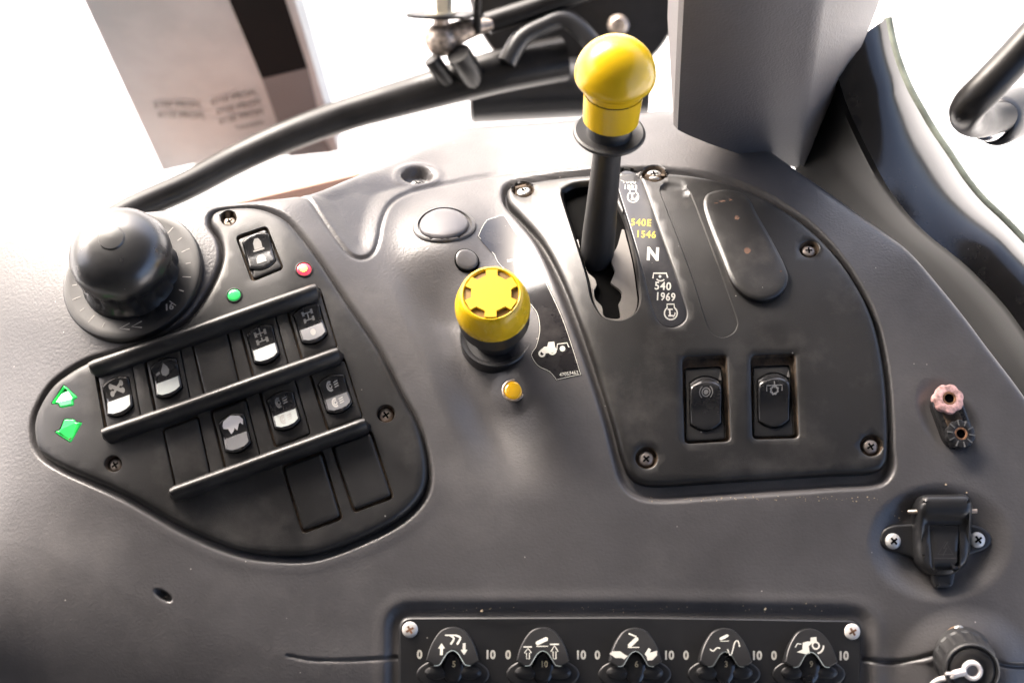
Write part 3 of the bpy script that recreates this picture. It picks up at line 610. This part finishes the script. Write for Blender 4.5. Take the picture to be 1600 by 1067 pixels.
# ------------------------------------------------------------------ decal with tractor print
DEC = np.vstack([cr([(746, 377), (752, 361), (760, 346), (773, 340), (787, 336), (800, 353), (823, 388), (845, 424), (864, 462), (881, 500), (896, 544), (909, 586)], 8, False), cr([(909, 586), (890, 590), (869, 595)], 9, False)[1:], cr([(869, 595), (858, 582), (840, 573), (829, 555), (836, 543), (841, 525), (842, 510), (838, 490), (824, 471), (812, 449), (795, 430), (777, 412), (771, 398)], 6, False)[1:-1]])
a = Acc(); relief(a, [(DEC, .02), (inset(DEC, .3), .22)], .22, (), 8)
dt = mk('decal', a, M_decal, None, frame(850, 520), label='black curved decal with small tractor print around the yellow push knob', cat='decal')
MM[dt] = frame(850, 520); a = Acc(); md = lambda u, v: P(u, v, .3)
stroke(a, inset(resample(DEC, 4), 1.4), .9, md, closed=True)
cx, cy = 857, 548
fill(a, [(cx-13, cy), (cx-6, cy-6), (cx-2, cy-6), (cx, cy-13), (cx+9, cy-14), (cx+11, cy-3), (cx+10, cy+3), (cx-8, cy+5)], lambda u, v: P(u, v, .31))
for x, y, r in ((cx-10, cy+5, 4.2), (cx+6, cy, 5.6)): stroke(a, circle(x, y, r, None, 16), 2.8, lambda u, v: P(u, v, .32), closed=True)
def hitch(cx, cy, s): stroke(a, [(cx-9*s, cy+2*s), (cx-8*s, cy-7*s), (cx+7*s, cy-9*s), (cx+10*s, cy-2*s)], 1.5*s, md); fill(a, circle(cx, cy, 4.6*s, None, 8), md)
hitch(879, 545, 1); hitch(837, 431, .85); hitch(820, 399, .8)
stroke(a, [(812, 437), (822, 434)], 3.5, md); stroke(a, [(793, 409), (801, 407)], 3.5, md); stroke(a, [(807, 404), (813, 403)], 3, md)
text(a, '47057462', 889, 584, 7.5, md, .01, 1, 0, -8); mk('decal_print', a, M_print, dt)

ON_SHELL[0] = False
# ================================================================== dial panel along the bottom
dp = thing('dial_board', 'flat black plate with rounded corners and worn white numbers that carries five small dials', 'control panel', frame(984, 1020))
zt = 2.4
a = Acc(); relief(a, [(DPO, -5), (inset(DPO, .4), .6), (inset(DPO, 2.0), 1.7), (inset(DPO, 4.5), zt)], zt, (), 14); mk('plate', a, [M_black], dp, ang=25)
for x, y in ((641, 983), (1330, 986)): screw(dp, x, y, 12.5, zt, mat('pale_screw', (.62, .60, .57), .4, metal=.3, mott=.15), .42, pit=True, ang=30)
mz = lambda u, v: P(u, v, zt+.08)
a = Acc()
for x, s in ((656, '0'), (766, '10'), (794, '0'), (907, '10'), (933, '0'), (1044, '10'), (1071, '0'), (1181, '10'), (1208, '0'), (1316, '10')): a = Acc(); text(a, s, x, 1022+(x-656)*.003, 18.5, mz, .04, .9); mk('scale_number', a, M_print, dp)
dials = [(708, '5', 'dial with two curved hooks and two arrows, leftmost of the five small dials'), (848, '10', 'dial with ram symbol and two outlined arrows marked 10, second of the five small dials'), (991, '6', 'dial with white tortoise and hare symbols, middle one of the five small dials'), (1130, '3', 'dial with two wave lines marked 3, fourth of the five small dials'), (1262, '9', 'dial with scratched white tractor symbol marked 9, rightmost of the five small dials')]
def ram(a, mp, x, y, s, ang, line=True):
    c, sn = math.cos(R(ang)), math.sin(R(ang)); pt = lambda p, q: (x+s*(p*c-q*sn), y+s*(p*sn+q*c))
    fill(a, [pt(-9, -3), pt(8, -3), pt(10, 0), pt(8, 3), pt(-9, 3), pt(-11, 0)], mp)
    if line: stroke(a, [(x-9*s, y+8*s), (x+9*s, y+8*s)], 1.4*s, mp)
def arrow(a, mp, x, y, L_, d, hollow=False):
    pl = [(x-2.2, y+d*L_), (x-2.2, y-d*L_*.1), (x-5.5, y-d*L_*.1), (x, y-d*L_), (x+5.5, y-d*L_*.1), (x+2.2, y-d*L_*.1), (x+2.2, y+d*L_)]
    (stroke(a, pl, 1.6, mp, closed=True) if hollow else fill(a, pl, mp))
for i, (x0, num, lb) in enumerate(dials):
    F = frame(x0, 1040, zt); t = thing('dial', lb, 'dial', F, 'small dials on the bottom plate'); y0 = 978+i*.6
    a = Acc(); slab(a, circle(x0, 1052, 57, 26, 44), zt-.4, zt+1.1, bev=3, rise=.6); mk('skirt', a, M_black, t)
    hfd = lambda u, v, y0=y0: zt+.5+7.0*ss(y0-25, y0+62, v)+0*u
    side = [(x0-41, y0+52), (x0-37, y0+36), (x0-29, y0+19), (x0-17, y0+5), (x0, y0), (x0+17, y0+5), (x0+29, y0+19), (x0+37, y0+36), (x0+41, y0+52)]
    low = [(x0+28, y0+59), (x0+20, y0+58), (x0+14, y0+49), (x0+8, y0+40), (x0, y0+36), (x0-8, y0+40), (x0-14, y0+49), (x0-20, y0+58), (x0-28, y0+59)]
    ol = np.vstack([cr(side, 5, False), cr(low, 4, False)])
    a = Acc(); relief(a, [(ol, zt), (inset(ol, .4), lambda u, v: hfd(u, v)-.5), (inset(ol, 1.8), hfd)], hfd, (), 7); mk('face', a, M_black, t, ang=32)
    a = Acc()
    stroke(a, inset(cr(low, 4, False)[::-1], 0), 1.1, lambda u, v: P(u, v, hfd(np.asarray(u), np.asarray(v))+.12)); mk('bright_edge', a, mat('lip_highlight', (.2, .23, .23), .35, mott=.7), t)  # highlight along the lower lip, drawn in as a pale line
    # grip lobes below the face
    for dx, wd_, top_, nm, hh in ((-26, 20, 1037, 'grip_lobe', 5.6), (26, 20, 1037, 'grip_lobe', 5.6), (0, 19, 1014, 'number_window', 6.0)):
        a = Acc(); pl = circle(x0+dx, (top_+1062+(8 if dx == 0 else 0))/2, wd_, (1062+(8 if dx == 0 else 0)-top_)/2, 28)
        slab(a, pl, zt, hh+(.0 if dx else -.2), bev=8, rise=3.2, step=6); mk(nm, a, M_gloss if dx == 0 else M_black, t)
    a = Acc(); text(a, num, x0+2, 1036, 13, lambda u, v: P(u, v, 6.1), .02, .9); mk('number', a, mat('dim_print', (.34, .30, .2), .6), t)
    a = Acc(); mp = lambda u, v: P(u, v, hfd(np.asarray(u), np.asarray(v))+.1)
    if i == 0:
        stroke(a, [(x0-12, y0+13), (x0+6, y0+13)], 2, mp); stroke(a, cr([(x0-4, y0+13), (x0+2, y0+18), (x0-3, y0+27)], 3, False), 3, mp); stroke(a, cr([(x0+4, y0+13), (x0+12, y0+17), (x0+7, y0+27)], 3, False), 3, mp); arrow(a, mp, x0-17, y0+34, 9, 1); arrow(a, mp, x0+18, y0+34, 9, -1)
    if i == 1:
        ram(a, mp, x0-1, y0+21, 1, -25); arrow(a, mp, x0-23, y0+40, 8, 1, True); arrow(a, mp, x0+18, y0+38, 10, 1, True); stroke(a, [(x0-30, y0+30), (x0-17, y0+30)], 2, mp); stroke(a, [(x0+11, y0+26), (x0+25, y0+26)], 2, mp)
    if i == 2:
        ram(a, mp, x0-3, y0+22, 1, -42); stroke(a, [(x0-10, y0+9), (x0+2, y0+14)], 2.4, mp); tx = x0-26; ty = y0+42
        fill(a, [(tx-15, ty-2), (tx-10, ty-6), (tx+2, ty-6), (tx+9, ty-1), (tx+14, ty+1), (tx+8, ty+6), (tx+4, ty+4), (tx-5, ty+4), (tx-7, ty+3), (tx-9, ty+1)], mp); tx = x0+22; ty = y0+40
        fill(a, [(tx-8, ty), (tx-2, ty-9), (tx+2, ty-7), (tx, ty-2), (tx+11, ty-5), (tx+11, ty+2), (tx+4, ty+9), (tx-4, ty+10), (tx-5, ty+4)], mp)
    if i == 3:
        ram(a, mp, x0-1, y0+14, .75, -25); stroke(a, cr([(x0-24, y0+32), (x0-19, y0+35), (x0-13, y0+30), (x0-8, y0+31)], 2, False), 1.8, mp); stroke(a, cr([(x0+3, y0+32), (x0+8, y0+41), (x0+15, y0+22), (x0+20, y0+20), (x0+22, y0+29)], 2, False), 1.8, mp)
    if i == 4:
        stroke(a, circle(x0+8, y0+26, 5.2, None, 16), 2.4, mp, closed=True); fill(a, [(x0+1, y0+14), (x0+10, y0+13), (x0+10, y0+20), (x0+3, y0+22), (x0-3, y0+27), (x0-2, y0+38), (x0-8, y0+39), (x0-22, y0+36), (x0-13, y0+32), (x0-12, y0+22), (x0-4, y0+20), (x0, y0+20)], mp)
        stroke(a, arc(x0+8, y0+26, 12, 0, 80, 8), 2.6, mp); stroke(a, [(x0-24, y0+29), (x0-20, y0+23), (x0-14, y0+24)], 1.6, mp)
    mk('symbol', a, M_print, t)
# ================================================================== terminals, socket and round connector on the right
ON_SHELL[0] = True
F = frame(1486, 655, 0); k = mmpx(1486, 655)
tb = thing('terminal_block', 'small two-pole terminal with a faded pink ribbed cap above a black ribbed cap', 'terminal', F)
def capsule(c0, c1, r, n=12):
    c0, c1 = np.array(c0, float), np.array(c1, float); d = math.degrees(math.atan2(*(c1-c0)[::-1])); return np.vstack([arc(*c1, r, d-90, d+90, n), arc(*c0, r, d+90, d+270, n)])
ON_SHELL[0] = False
a = Acc(); slab(a, capsule((1478, 632), (1495, 678), 24), -4, 3.4, bev=4, rise=1.2, step=8); mk('housing', a, M_gloss, tb)
a = Acc(); slab(a, capsule((1480, 642), (1490, 664), 13), 2, 3.7, bev=2, rise=.3, step=8); mk('grime_patch', a, M_grime, tb)
def tcap(u, v, r, m, lab, lobes, depth_):
    F = frame(u, v, 3.2, .3); kk = mmpx(u, v)*r; a = Acc()
    fl = lambda t, rr, z: 1-depth_*(.5-.5*math.cos(lobes*t))**2 if rr > kk*.5 else 1
    lathe(a, [(kk*1.0, -3), (kk*1.02, 2.6), (kk*.97, 3.6), (kk*.80, 4.1), (kk*.55, 4.2), (kk*.46, 4.0), (kk*.40, 2.6)], F, 84, flute=fl, cap=False); o = mk('terminal_cap', a, m, tb, label=lab)
    a = Acc(); lathe(a, [(kk*.44, 3.9), (kk*.42, 4.25), (kk*.33, 4.2), (kk*.31, 3.2)], F, 24, cap=False); MM[o] = MM[tb]; mk('metal_sleeve', a, M_rust, o)
    a = Acc(); lathe(a, [(kk*.42, 2.7), (.01, 2.6)], F, 24, cap=False); mk('hole', a, M_deep, o); return F, kk, o
tcap(1477.5, 627, 23.5, M_pink, 'faded pink ribbed terminal cap', 7, .10)
F, kk, o = tcap(1495.5, 681, 22.5, M_black, 'black ribbed terminal cap', 10, .08)
a = Acc()
for i in range(10):
    t = 2*PI*i/10+.2; c, s_ = math.cos(t), math.sin(t); q = [(kk*.56, -.25), (kk*.97, -.35), (kk*.97, .35), (kk*.56, .25)]; prism(a, [(x*c-y*s_, x*s_+y*c) for x, y in q], 3.6, 4.55, F)
mk('rib', a, mat('worn_black', (.06, .06, .06), .5, mott=.8, dust=.5, dsc=400), o, kind='stuff')

sk = thing('power_socket', 'black power socket with hinged flap cover and pull tab, fixed by two pale screws', 'socket', frame(1468, 843, -4))
bz = -5.6
FL = cr([(1376, 842), (1382, 827), (1400, 819), (1430, 817), (1470, 808), (1505, 815), (1535, 822), (1550, 834), (1552, 846), (1542, 858), (1515, 868), (1480, 886), (1450, 884), (1420, 868), (1392, 860), (1379, 852)], 6)
a = Acc(); slab(a, FL, bz-2, bz+3.4, bev=4, rise=1.1, step=9); mk('flange', a, M_black, sk)
CV = rp([(1427, 792), (1436, 773), (1508, 772), (1517, 790), (1519, 862), (1506, 885), (1488, 899), (1468, 902), (1450, 897), (1432, 882), (1427, 860)], 20)
def hcv(u, v): return bz+8+6.5*np.sqrt(np.clip(1-((v-790)/24)**2, 0, 1))*ss(830, 800, v)+2.0*ss(810, 850, v)-3*ss(.7, 1.05, np.abs(u-1472)/46)+0*u
REC = rp([(1449, 820), (1497, 820), (1495, 890), (1453, 890)], 3)
a = Acc(); relief(a, [(CV, bz+1), (inset(CV, .5), lambda u, v: hcv(u, v)-4), (inset(CV, 2), lambda u, v: hcv(u, v)-2), (inset(CV, 5), lambda u, v: hcv(u, v)-.6), (inset(CV, 9), hcv)], hcv, [[[(REC, hcv), (inset(REC, 1), lambda u, v: hcv(u, v)-.7)], 0]], 5); cvr = mk('flap_cover', a, M_black, sk, ang=60)
a = Acc(); mp = lambda u, v: P(u, v, hcv(np.asarray(u, float), np.asarray(v, float))-.6)
stroke(a, [(1456, 872), (1491, 872)], 1.3, mp); stroke(a, [(1474, 846), (1462, 866), (1486, 866)], 1.3, mp, closed=True); stroke(a, [(1470, 868), (1476, 856), (1471, 857), (1478, 846)], 1.3, mp); MM[cvr] = MM[sk]; mk('moulded_symbol', a, mat('dark_relief', (.05, .045, .045), .5), cvr)
TB = rp([(1452, 884), (1494, 882), (1489, 913), (1484, 918), (1462, 919), (1458, 914)], 5)
a = Acc(); slab(a, TB, bz+2, bz+7, bev=3, rise=1, step=7); mk('pull_tab', a, M_black, sk)
a = Acc(); tube(a, [P(1418, 800, bz+7), P(1428, 800, bz+9), P(1523, 799, bz+9)], [.0011, .0013, .0013], 10); mk('hinge_pin', a, M_oldmetal, sk)
for x, y, g_ in ((1397, 845, 40), (1529, 843, 35)): screw(sk, x, y, 12.5, bz+3.5, mat('zinc_pale', (.55, .54, .52), .38, metal=.45, mott=.2), .75, ang=g_)

ON_SHELL[0] = True; F0 = frame(1500, 1026, 0); ON_SHELL[0] = False
kc = mmpx(1500, 1030); q0 = F0[:3, 3]; q1 = Q(1519, 1047, depth(1519, 1047)-.034)
CF = axis_frame(q0, q1); Lc = np.linalg.norm(q1-q0)*1000
rc = thing('round_connector', 'round ribbed black connector with rubber cap and pale ring, beneath a rusty screw', 'connector', CF)
a = Acc(); kn = lambda t, r, z: 1-.035*(math.cos(16*t) > .4) if 5 < z < Lc-8 else 1
lathe(a, [(kc*47, -8), (kc*46, 3), (kc*45, 5), (kc*43.5, 6), (kc*43, Lc-9), (kc*40, Lc-7), (kc*40.5, Lc-5), (kc*40, Lc-1), (kc*38, Lc), (kc*35, Lc-.2), (kc*34, Lc-3)], CF, 96, flute=kn); mk('barrel', a, M_rub, rc, ang=30)
a = Acc(); lathe(a, [(kc*33.6, Lc-4), (kc*33.4, Lc-1.0), (kc*31, Lc-.4), (kc*29, Lc-1.6), (kc*22, Lc-3.0), (kc*14, Lc-2.6), (.01, Lc-2.4)], CF, 48, cap=False); mk('dust_cap', a, M_rub, rc)
a = Acc(); c_, s_ = 0, 0
lathe(a, [(kc*8.2, Lc-2.2), (kc*8.6, Lc+1.6), (kc*10, Lc+2.5), (kc*13, Lc+2.5), (kc*14.4, Lc+1.6), (kc*14.6, Lc-2.2)], CF, 40, cap=False); rg = mk('white_ring', a, M_white, rc)
a = Acc(); lathe(a, [(kc*8.4, Lc+.2), (.01, Lc+.3)], CF, 24, cap=False); mk('ring_centre', a, mat('mid_grey_plastic', (.2, .2, .22), .5), rc)
a = Acc(); zc = Q(1519, 1050, depth(1519, 1047)-.036); Dq = float(depth(1519, 1047))-.036
tube(a, [Q(1507, 1049, Dq), Q(1497, 1051, Dq), Q(1489, 1052.5, Dq)], [.0021, .0020, .0018], 12); tube(a, [Q(1489, 1052, Dq), Q(1478, 1052, Dq)], .0009, 8); MM[rg] = MM[rc]; mk('strap_end', a, M_white, rg)
a = Acc(); cp = cr([(1499, 1052), (1484, 1058), (1468, 1061), (1455, 1070), (1442, 1090)], 4, False); tube(a, Q(cp[:, 0], cp[:, 1], np.linspace(Dq, Dq+.03, len(cp))), .0014, 10); mk('strap', a, M_white, rg)
ON_SHELL[0] = True
screw(rc, 1494, 984, 8.5, 1.2, M_screw, .8, ang=45)
a = Acc(); slab(a, circle(1494, 996, 22, 20, 28), -1, .6, bev=5, rise=.5, step=8); mk('rusty_patch', a, mat('rust_dirt', (.20, .12, .07), .9, mott=.5, bump=.6, bscale=700), rc)
ON_SHELL[0] = False

# ================================================================== window post, trim and grab handle
def DY(v, Y): return Y/(math.cos(PITCH)+math.sin(PITCH)*(-(np.asarray(v, float)-533.5))/FPX)
def W(pts, Y): p = np.array(pts, float); return Q(p[:, 0], p[:, 1], DY(p[:, 1], Y))
def plate(acc, pts, Y, th, m=0, back=(0, 1, 0)):      # upright slab with real thickness
    w0 = W(pts, Y); w1 = w0+np.array(back)*th; n = len(pts)
    acc.add(np.vstack([w0, w1]), [tuple(range(n))[::-1], tuple(range(n, 2*n))]+[(i, (i+1) % n, n+(i+1) % n, n+i) for i in range(n)], m); return acc
YP = float(depth(1055, 200))*(math.cos(PITCH)+math.sin(PITCH)*(333.5)/FPX)-.032
FA = W([(1066, -60), (1298, -60)], YP)
rows = []
for t in np.linspace(0, 1, 14):
    L0 = (1067-12*t, -60+(203+60)*t); Rr = (1298-48*t**1.1, -60+(262+60)*t); Cc = (1392-137*t**1.25 if t < .999 else 1256, -60+(258+60)*t)
    l, r = W([L0], YP)[0], W([Rr], YP+.012)[0]; c = Q(*[np.array(x, float) for x in (Cc[0], Cc[1])], DY(Cc[1], YP+.06))
    row = [l+np.array([.0, .09, 0]), l+np.array([-.001, .004, 0]), l+np.array([.0015, 0, 0])]
    for s_ in np.linspace(.1, .9, 6): row.append(l+(r-l)*s_+np.array([0, -.004*math.sin(PI*s_), 0]))
    row += [r+np.array([-.002, -.0002, 0]), r+np.array([.0006, .0022, 0]), r+(c-r)*.5+np.array([.002, -.001, 0]), c, c+np.array([.002, .08, 0])]
    rows.append(row)
a = Acc(); loft(a, rows); n_ = len(rows[0]); a.add(np.array(rows[-1]), [tuple(range(n_))])
mk('window_post_cover', a, M_pillar, label='tall grey textured plastic post cover standing behind the right end of the console', cat='post cover', ang=30)
# glossy black curved window surround, its dark inner wall and seal
INN = cr([(1298, 90), (1306, 110), (1312, 130), (1325, 169), (1342, 206), (1359, 240), (1377, 275), (1399, 310), (1425, 342), (1456, 372), (1513, 418), (1567, 474), (1600, 518), (1660, 600), (1720, 690)], 14, False)
OUT = cr([(1384, 30), (1390, 62), (1400, 98), (1418, 142), (1435, 172), (1452, 202), (1478, 240), (1508, 285), (1535, 317), (1565, 345), (1600, 381), (1640, 420), (1690, 470), (1740, 530), (1800, 600)], 14, False)
def rs(p, n): s = np.r_[0, np.cumsum(np.linalg.norm(np.diff(p, axis=0), axis=1))]; t = np.linspace(0, s[-1], n); return np.stack([np.interp(t, s, p[:, 0]), np.interp(t, s, p[:, 1])], 1)
n_ = 60; I_, O_ = rs(INN, n_), rs(OUT, n_); st = thing('window_surround', 'curved glossy black window surround with scuffs and a speckled seal on its outer edge', 'window surround', axis_frame(Q(1420, 250, np.array(.87)), Q(1420, 250, np.array(.6))))
rows = []
for i in range(n_):
    t = i/(n_-1); Di = .875-.045*t; row = []
    for s_ in np.linspace(0, 1, 13):
        p = I_[i]+(O_[i]-I_[i])*s_; D = Di+.004*s_-.003*math.sin(PI*s_)+(.012+.03*t)*s_**5+.032*(s_-.35)*max(0, math.sin(7.5*t-1.0)); row.append(Q(p[0], p[1], np.array(D)))
    rows.append([Q(I_[i][0]-1, I_[i][1], np.array(Di+.01))]+row)
a = Acc(); loft(a, rows); a.add(np.vstack([rows[0], np.array(rows[0])+FW*.03]), [(j, j+1, 15+j-1, 14+j-1+0) for j in range(0)]) ; mk('curved_trim', a, mat('scuffed_trim', (.011, .0095, .009), .17, mott=.3, rvar=.05, dust=.3, dsc=240), st, ang=50)
rows = []
LOW = cr([(1225, 90), (1225, 140), (1225, 190), (1232, 240), (1255, 285), (1290, 312), (1340, 352), (1385, 385), (1425, 420), (1470, 470), (1510, 520), (1555, 590), (1600, 660), (1660, 760)], 14, False); Lw = rs(LOW, n_)
for i in range(n_):
    t = i/(n_-1); Di = .877-.045*t; row = []
    for s_, dd in ((0, 0), (.08, .004), (.12, .016), (.5, .05), (1, .075)):
        p = I_[i]+(Lw[i]-I_[i])*s_; row.append(Q(p[0], p[1], np.array(Di+dd)))
    rows.append(row)
a = Acc(); loft(a, rows); mk('inner_wall', a, M_void, st)
a = Acc(); So = inset(np.vstack([O_]), 0); T_ = np.gradient(O_, axis=0); T_ /= np.linalg.norm(T_, axis=1, keepdims=True); nn = np.stack([T_[:, 1], -T_[:, 0]], 1)
sp_ = O_+nn*3; tube(a, Q(sp_[:, 0], sp_[:, 1], .875+.107-.045*np.linspace(0, 1, n_)), .0036, 10); mk('rubber_seal', a, M_seal, st)
# grab handle
gh = thing('grab_handle', 'thick black curved tube handle with chrome ferrule and dark knob at the right edge', 'handle', axis_frame(Q(1530, 150, np.array(.74)), Q(1530, 150, np.array(.5))))
hp = cr([(1760, -110, .72), (1680, -15, .72), (1600, 75, .72), (1545, 134, .72), (1516, 164, .728), (1511, 182, .75), (1530, 190, .78), (1570, 182, .80)], 8, False)
a = Acc(); tube(a, Q(hp[:, 0], hp[:, 1], hp[:, 2]), .0094, 28); mk('tube', a, M_blk_metal, gh)
HF = axis_frame(Q(1532, 200, np.array(.79)), Q(1605, 168, np.array(.83))); a = Acc(); lathe(a, [(4, -3), (6.5, 0), (8.6, 4), (10, 9), (10.4, 17)], HF, 32); mk('chrome_ferrule', a, M_chrome, gh)
a = Acc(); lathe(a, [(11, 15), (13, 16), (14.6, 19), (15, 24), (15, 48)], HF, 32); mk('knob', a, M_black, gh)

# ================================================================== things behind the console
nb = thing('notice_post', 'off-white post with black rectangle and small dark print, behind the black bar at upper left', 'post', axis_frame(W([(300, 260)], .88)[0], W([(300, 200)], .88)[0]))
YB = .88
a = Acc(); plate(a, [(112, -40), (254, 268), (300, 258), (530, 237), (449, -40)], YB, .03); mk('board', a, M_board, nb, ang=20)
a = Acc(); plate(a, [(341, -40), (432, -40), (480, 106), (409, 123)], YB-.0012, .001); mk('black_patch', a, M_bprint, nb)
a = Acc(); plate(a, [(409.5, 124), (480.5, 107), (492, 154), (505, 215), (520, 239), (453, 246), (432, 188)], YB-.0011, .001); mk('grey_patch', a, M_bgrey, nb)
a = Acc(); mb = lambda u, v: Q(u, v, DY(v, YB-.0022))
for s_, x, y, r_ in (('6100 PROFI,', 278, 165, 1), ('6110 PROFI,', 366, 153, -13), ('6115 PROFI,', 284, 181, 2), ('6125 PROFI', 373, 168, -13), ('6130 PROFI', 377, 183, -13), ('Transmission', 390, 196, -13)): text(a, s_, x, y, 12.5 if s_[0] == '6' else 9.5, mb, .012, 1.16 if s_[0] == '6' else .9, 0, r_)
mk('printed_text', a, mat('faded_black_print', (.03, .03, .03), .6), nb)
# black curved bar
br = thing('curved_bar', 'long black painted steel bar curving up behind the console to a ball joint', 'bar', axis_frame(Q(450, 212, np.array(1.15)), Q(450, 212, np.array(1.0))))
bp = cr([(60, 440, 1.06), (130, 378, 1.07), (200, 332, 1.09), (291, 291, 1.11), (371, 249, 1.13), (450, 213, 1.14), (537, 181, 1.15), (600, 162, 1.155), (660, 145, 1.16), (720, 128, 1.16), (780, 112, 1.16), (880, 92, 1.17)], 12, False); rr = np.interp(bp[:, 0], [60, 300, 560, 660, 740, 880], [21, 22, 26, 30, 33, 36])/FPX*1.14
a = Acc(); tube(a, Q(bp[:, 0], bp[:, 1], bp[:, 2]), rr, 28); mk('tube', a, M_blk_metal, br)
a = Acc(); tube(a, Q(np.array([674., 684, 700]), np.array([92., 106, 128]), np.array([1.125, 1.13, 1.15])), .0072, 14); tube(a, Q(np.array([716., 728, 738]), np.array([84., 102, 122]), np.array([1.12, 1.13, 1.15])), .0105, 14); mk('bracket', a, M_blk_metal, br)
lj = thing('ball_joint', 'tarnished ball joint under a steel nut and black washer plate, above the bar', 'joint', axis_frame(Q(690, 62, np.array(1.13)), Q(689, 20, np.array(1.121))))
JF = MM[lj]; kj = 1.12/FPX*1000
a = Acc(); lathe(a, [(kj*(.01+27*math.sin(t)), -kj*27*math.cos(t)) for t in np.linspace(0.02, PI-.02, 18)], JF, 32, cap=False); mk('ball_housing', a, M_oldmetal, lj)
a = Acc(); lathe(a, [(kj*12, kj*18), (kj*12, kj*40)], JF, 20); mk('stud', a, M_oldmetal, lj)
a = Acc(); prism(a, [(kj*x, kj*y) for x, y in ((-54, -8), (-40, -20), (0, -30), (36, -26), (52, -10), (52, 14), (30, 26), (-30, 26), (-54, 8))], kj*36, kj*41, JF); mk('washer_plate', a, M_blk_metal, lj)
a = Acc(); lathe(a, [(kj*24, kj*41), (kj*24, kj*44)], JF, 28); prism(a, [(kj*18*math.cos(R(60*i+10)), kj*18*math.sin(R(60*i+10))) for i in range(6)], kj*44, kj*66, JF); lathe(a, [(kj*9, kj*60), (kj*9, kj*80), (kj*7, kj*82)], JF, 16); mk('nut', a, mat('zinc_nut', (.62, .58, .48), .35, metal=.8, mott=.2), lj)
a = Acc(); tube(a, [Q(700, 58, np.array(1.13)), Q(730, 46, np.array(1.13)), Q(768, 38, np.array(1.135))], np.array([20, 17, 9])/FPX*1.13, 20); mk('rod_end', a, M_oldmetal, lj)
a = Acc(); tube(a, [Q(745, 50, np.array(1.128)), Q(747, -30, np.array(1.09))], .0035, 10); mk('pin', a, M_blk_metal, lj)
ro = Acc(); tube(ro, [Q(760, 38, np.array(1.14)), Q(762, 37, np.array(1.14)), Q(820, 18, np.array(1.14)), Q(960, -30, np.array(1.14))], np.array([12, 17, 17, 17])/FPX*1.14, 24); mk('link_rod', ro, M_blk_metal, label='black link rod running up right from the tarnished ball joint', cat='rod', M=axis_frame(Q(820, 18, np.array(1.14)), Q(960, -30, np.array(1.14))))
hs = thing('round_housing', 'large dark round housing with a brass-coloured bolt behind the yellow lever knob', 'housing', axis_frame(Q(900, -30, np.array(1.22)), Q(900, -30, np.array(1.0))))
HF = MM[hs]; kh = 1.22/FPX*1000
a = Acc(); lathe(a, [(kh*170, -40), (kh*170, 0), (kh*166, 4), (kh*120, 6), (kh*60, 9)], HF, 72); mk('drum', a, M_blk_metal, hs)
a = Acc(); lathe(a, [(kh*17, 0), (kh*17, 8), (kh*13, 9), (kh*13, 13), (kh*10, 15)], axis_frame(Q(966, 40, np.array(1.213)), Q(966, 40, np.array(1.0))), 24); mk('bolt', a, M_oldmetal, hs)
a = Acc(); tube(a, [Q(735, 146, np.array(1.22)), Q(738, 146, np.array(1.22)), Q(1010, 132, np.array(1.22))], np.array([43, 47, 47])/FPX*1.22, 32); mk('lower_cylinder', a, M_black, hs)
a = Acc(); cp = cr([(792, 98), (815, 60), (850, 40), (880, 30), (905, 45), (935, 80)], 8, False); tube(a, Q(cp[:, 0], cp[:, 1], np.full(len(cp), 1.14)), .008, 14); mk('hose', a, M_black, hs)
# fender outside
a = Acc(); rows = []
for t in np.linspace(0, 1, 24):
    x = 250+340*t; y = 347-80*t; row = []
    for s_ in np.linspace(0, 1, 6): row.append(Q(x, y-2-9*s_+3*s_*s_, np.array(1.25+.25*s_**2)))
    row.append(Q(x, y+25, np.array(1.26))); rows.append([row[-1]]+row[:-1])
loft(a, rows); mk('fender', a, M_fender, label='orange-red fender edge just outside, between the black bar and the console', cat='fender')
# ================================================================== ground outside and added shade slabs around the cab
me = bpy.data.meshes.new('ground'); n_ = 41; gx = np.sign(np.linspace(-1, 1, n_))*np.abs(np.linspace(-1, 1, n_))**2*180
me.from_pydata([(x, y, 0) for y in gx for x in gx], [], [(j*n_+i, j*n_+i+1, (j+1)*n_+i+1, (j+1)*n_+i) for j in range(n_-1) for i in range(n_-1)]); me.materials.append(M_ground)
tag(bpy.data.objects.new('ground', me), kind='structure'); C.objects.link(bpy.data.objects['ground'])
for nm_, (x0, x1, y0, y1, z0, z1) in (('shade_roof', (-1.35, .95, -1.0, 1.22, CZ+.22, CZ+.30)), ('shade_rear_wall', (-1.35, .95, -1.08, -1.003, CZ-1.3, CZ+.30)), ('shade_side_wall', (-1.42, -1.353, -1.0, .28, CZ-1.3, CZ+.217)), ('shade_floor', (-1.35, .95, -1.0, .30, CZ-1.42, CZ-1.36))):  # out of view, added only to keep light off the console
  me = bpy.data.meshes.new(nm_)
  me.from_pydata([(x, y, z) for z in (z0, z1) for y in (y0, y1) for x in (x0, x1)], [], [(0, 2, 3, 1), (4, 5, 7, 6), (0, 1, 5, 4), (2, 6, 7, 3), (0, 4, 6, 2), (1, 3, 7, 5)]); me.materials.append(M_blocker)
  o_ = tag(bpy.data.objects.new(nm_, me), kind='structure'); C.objects.link(o_)
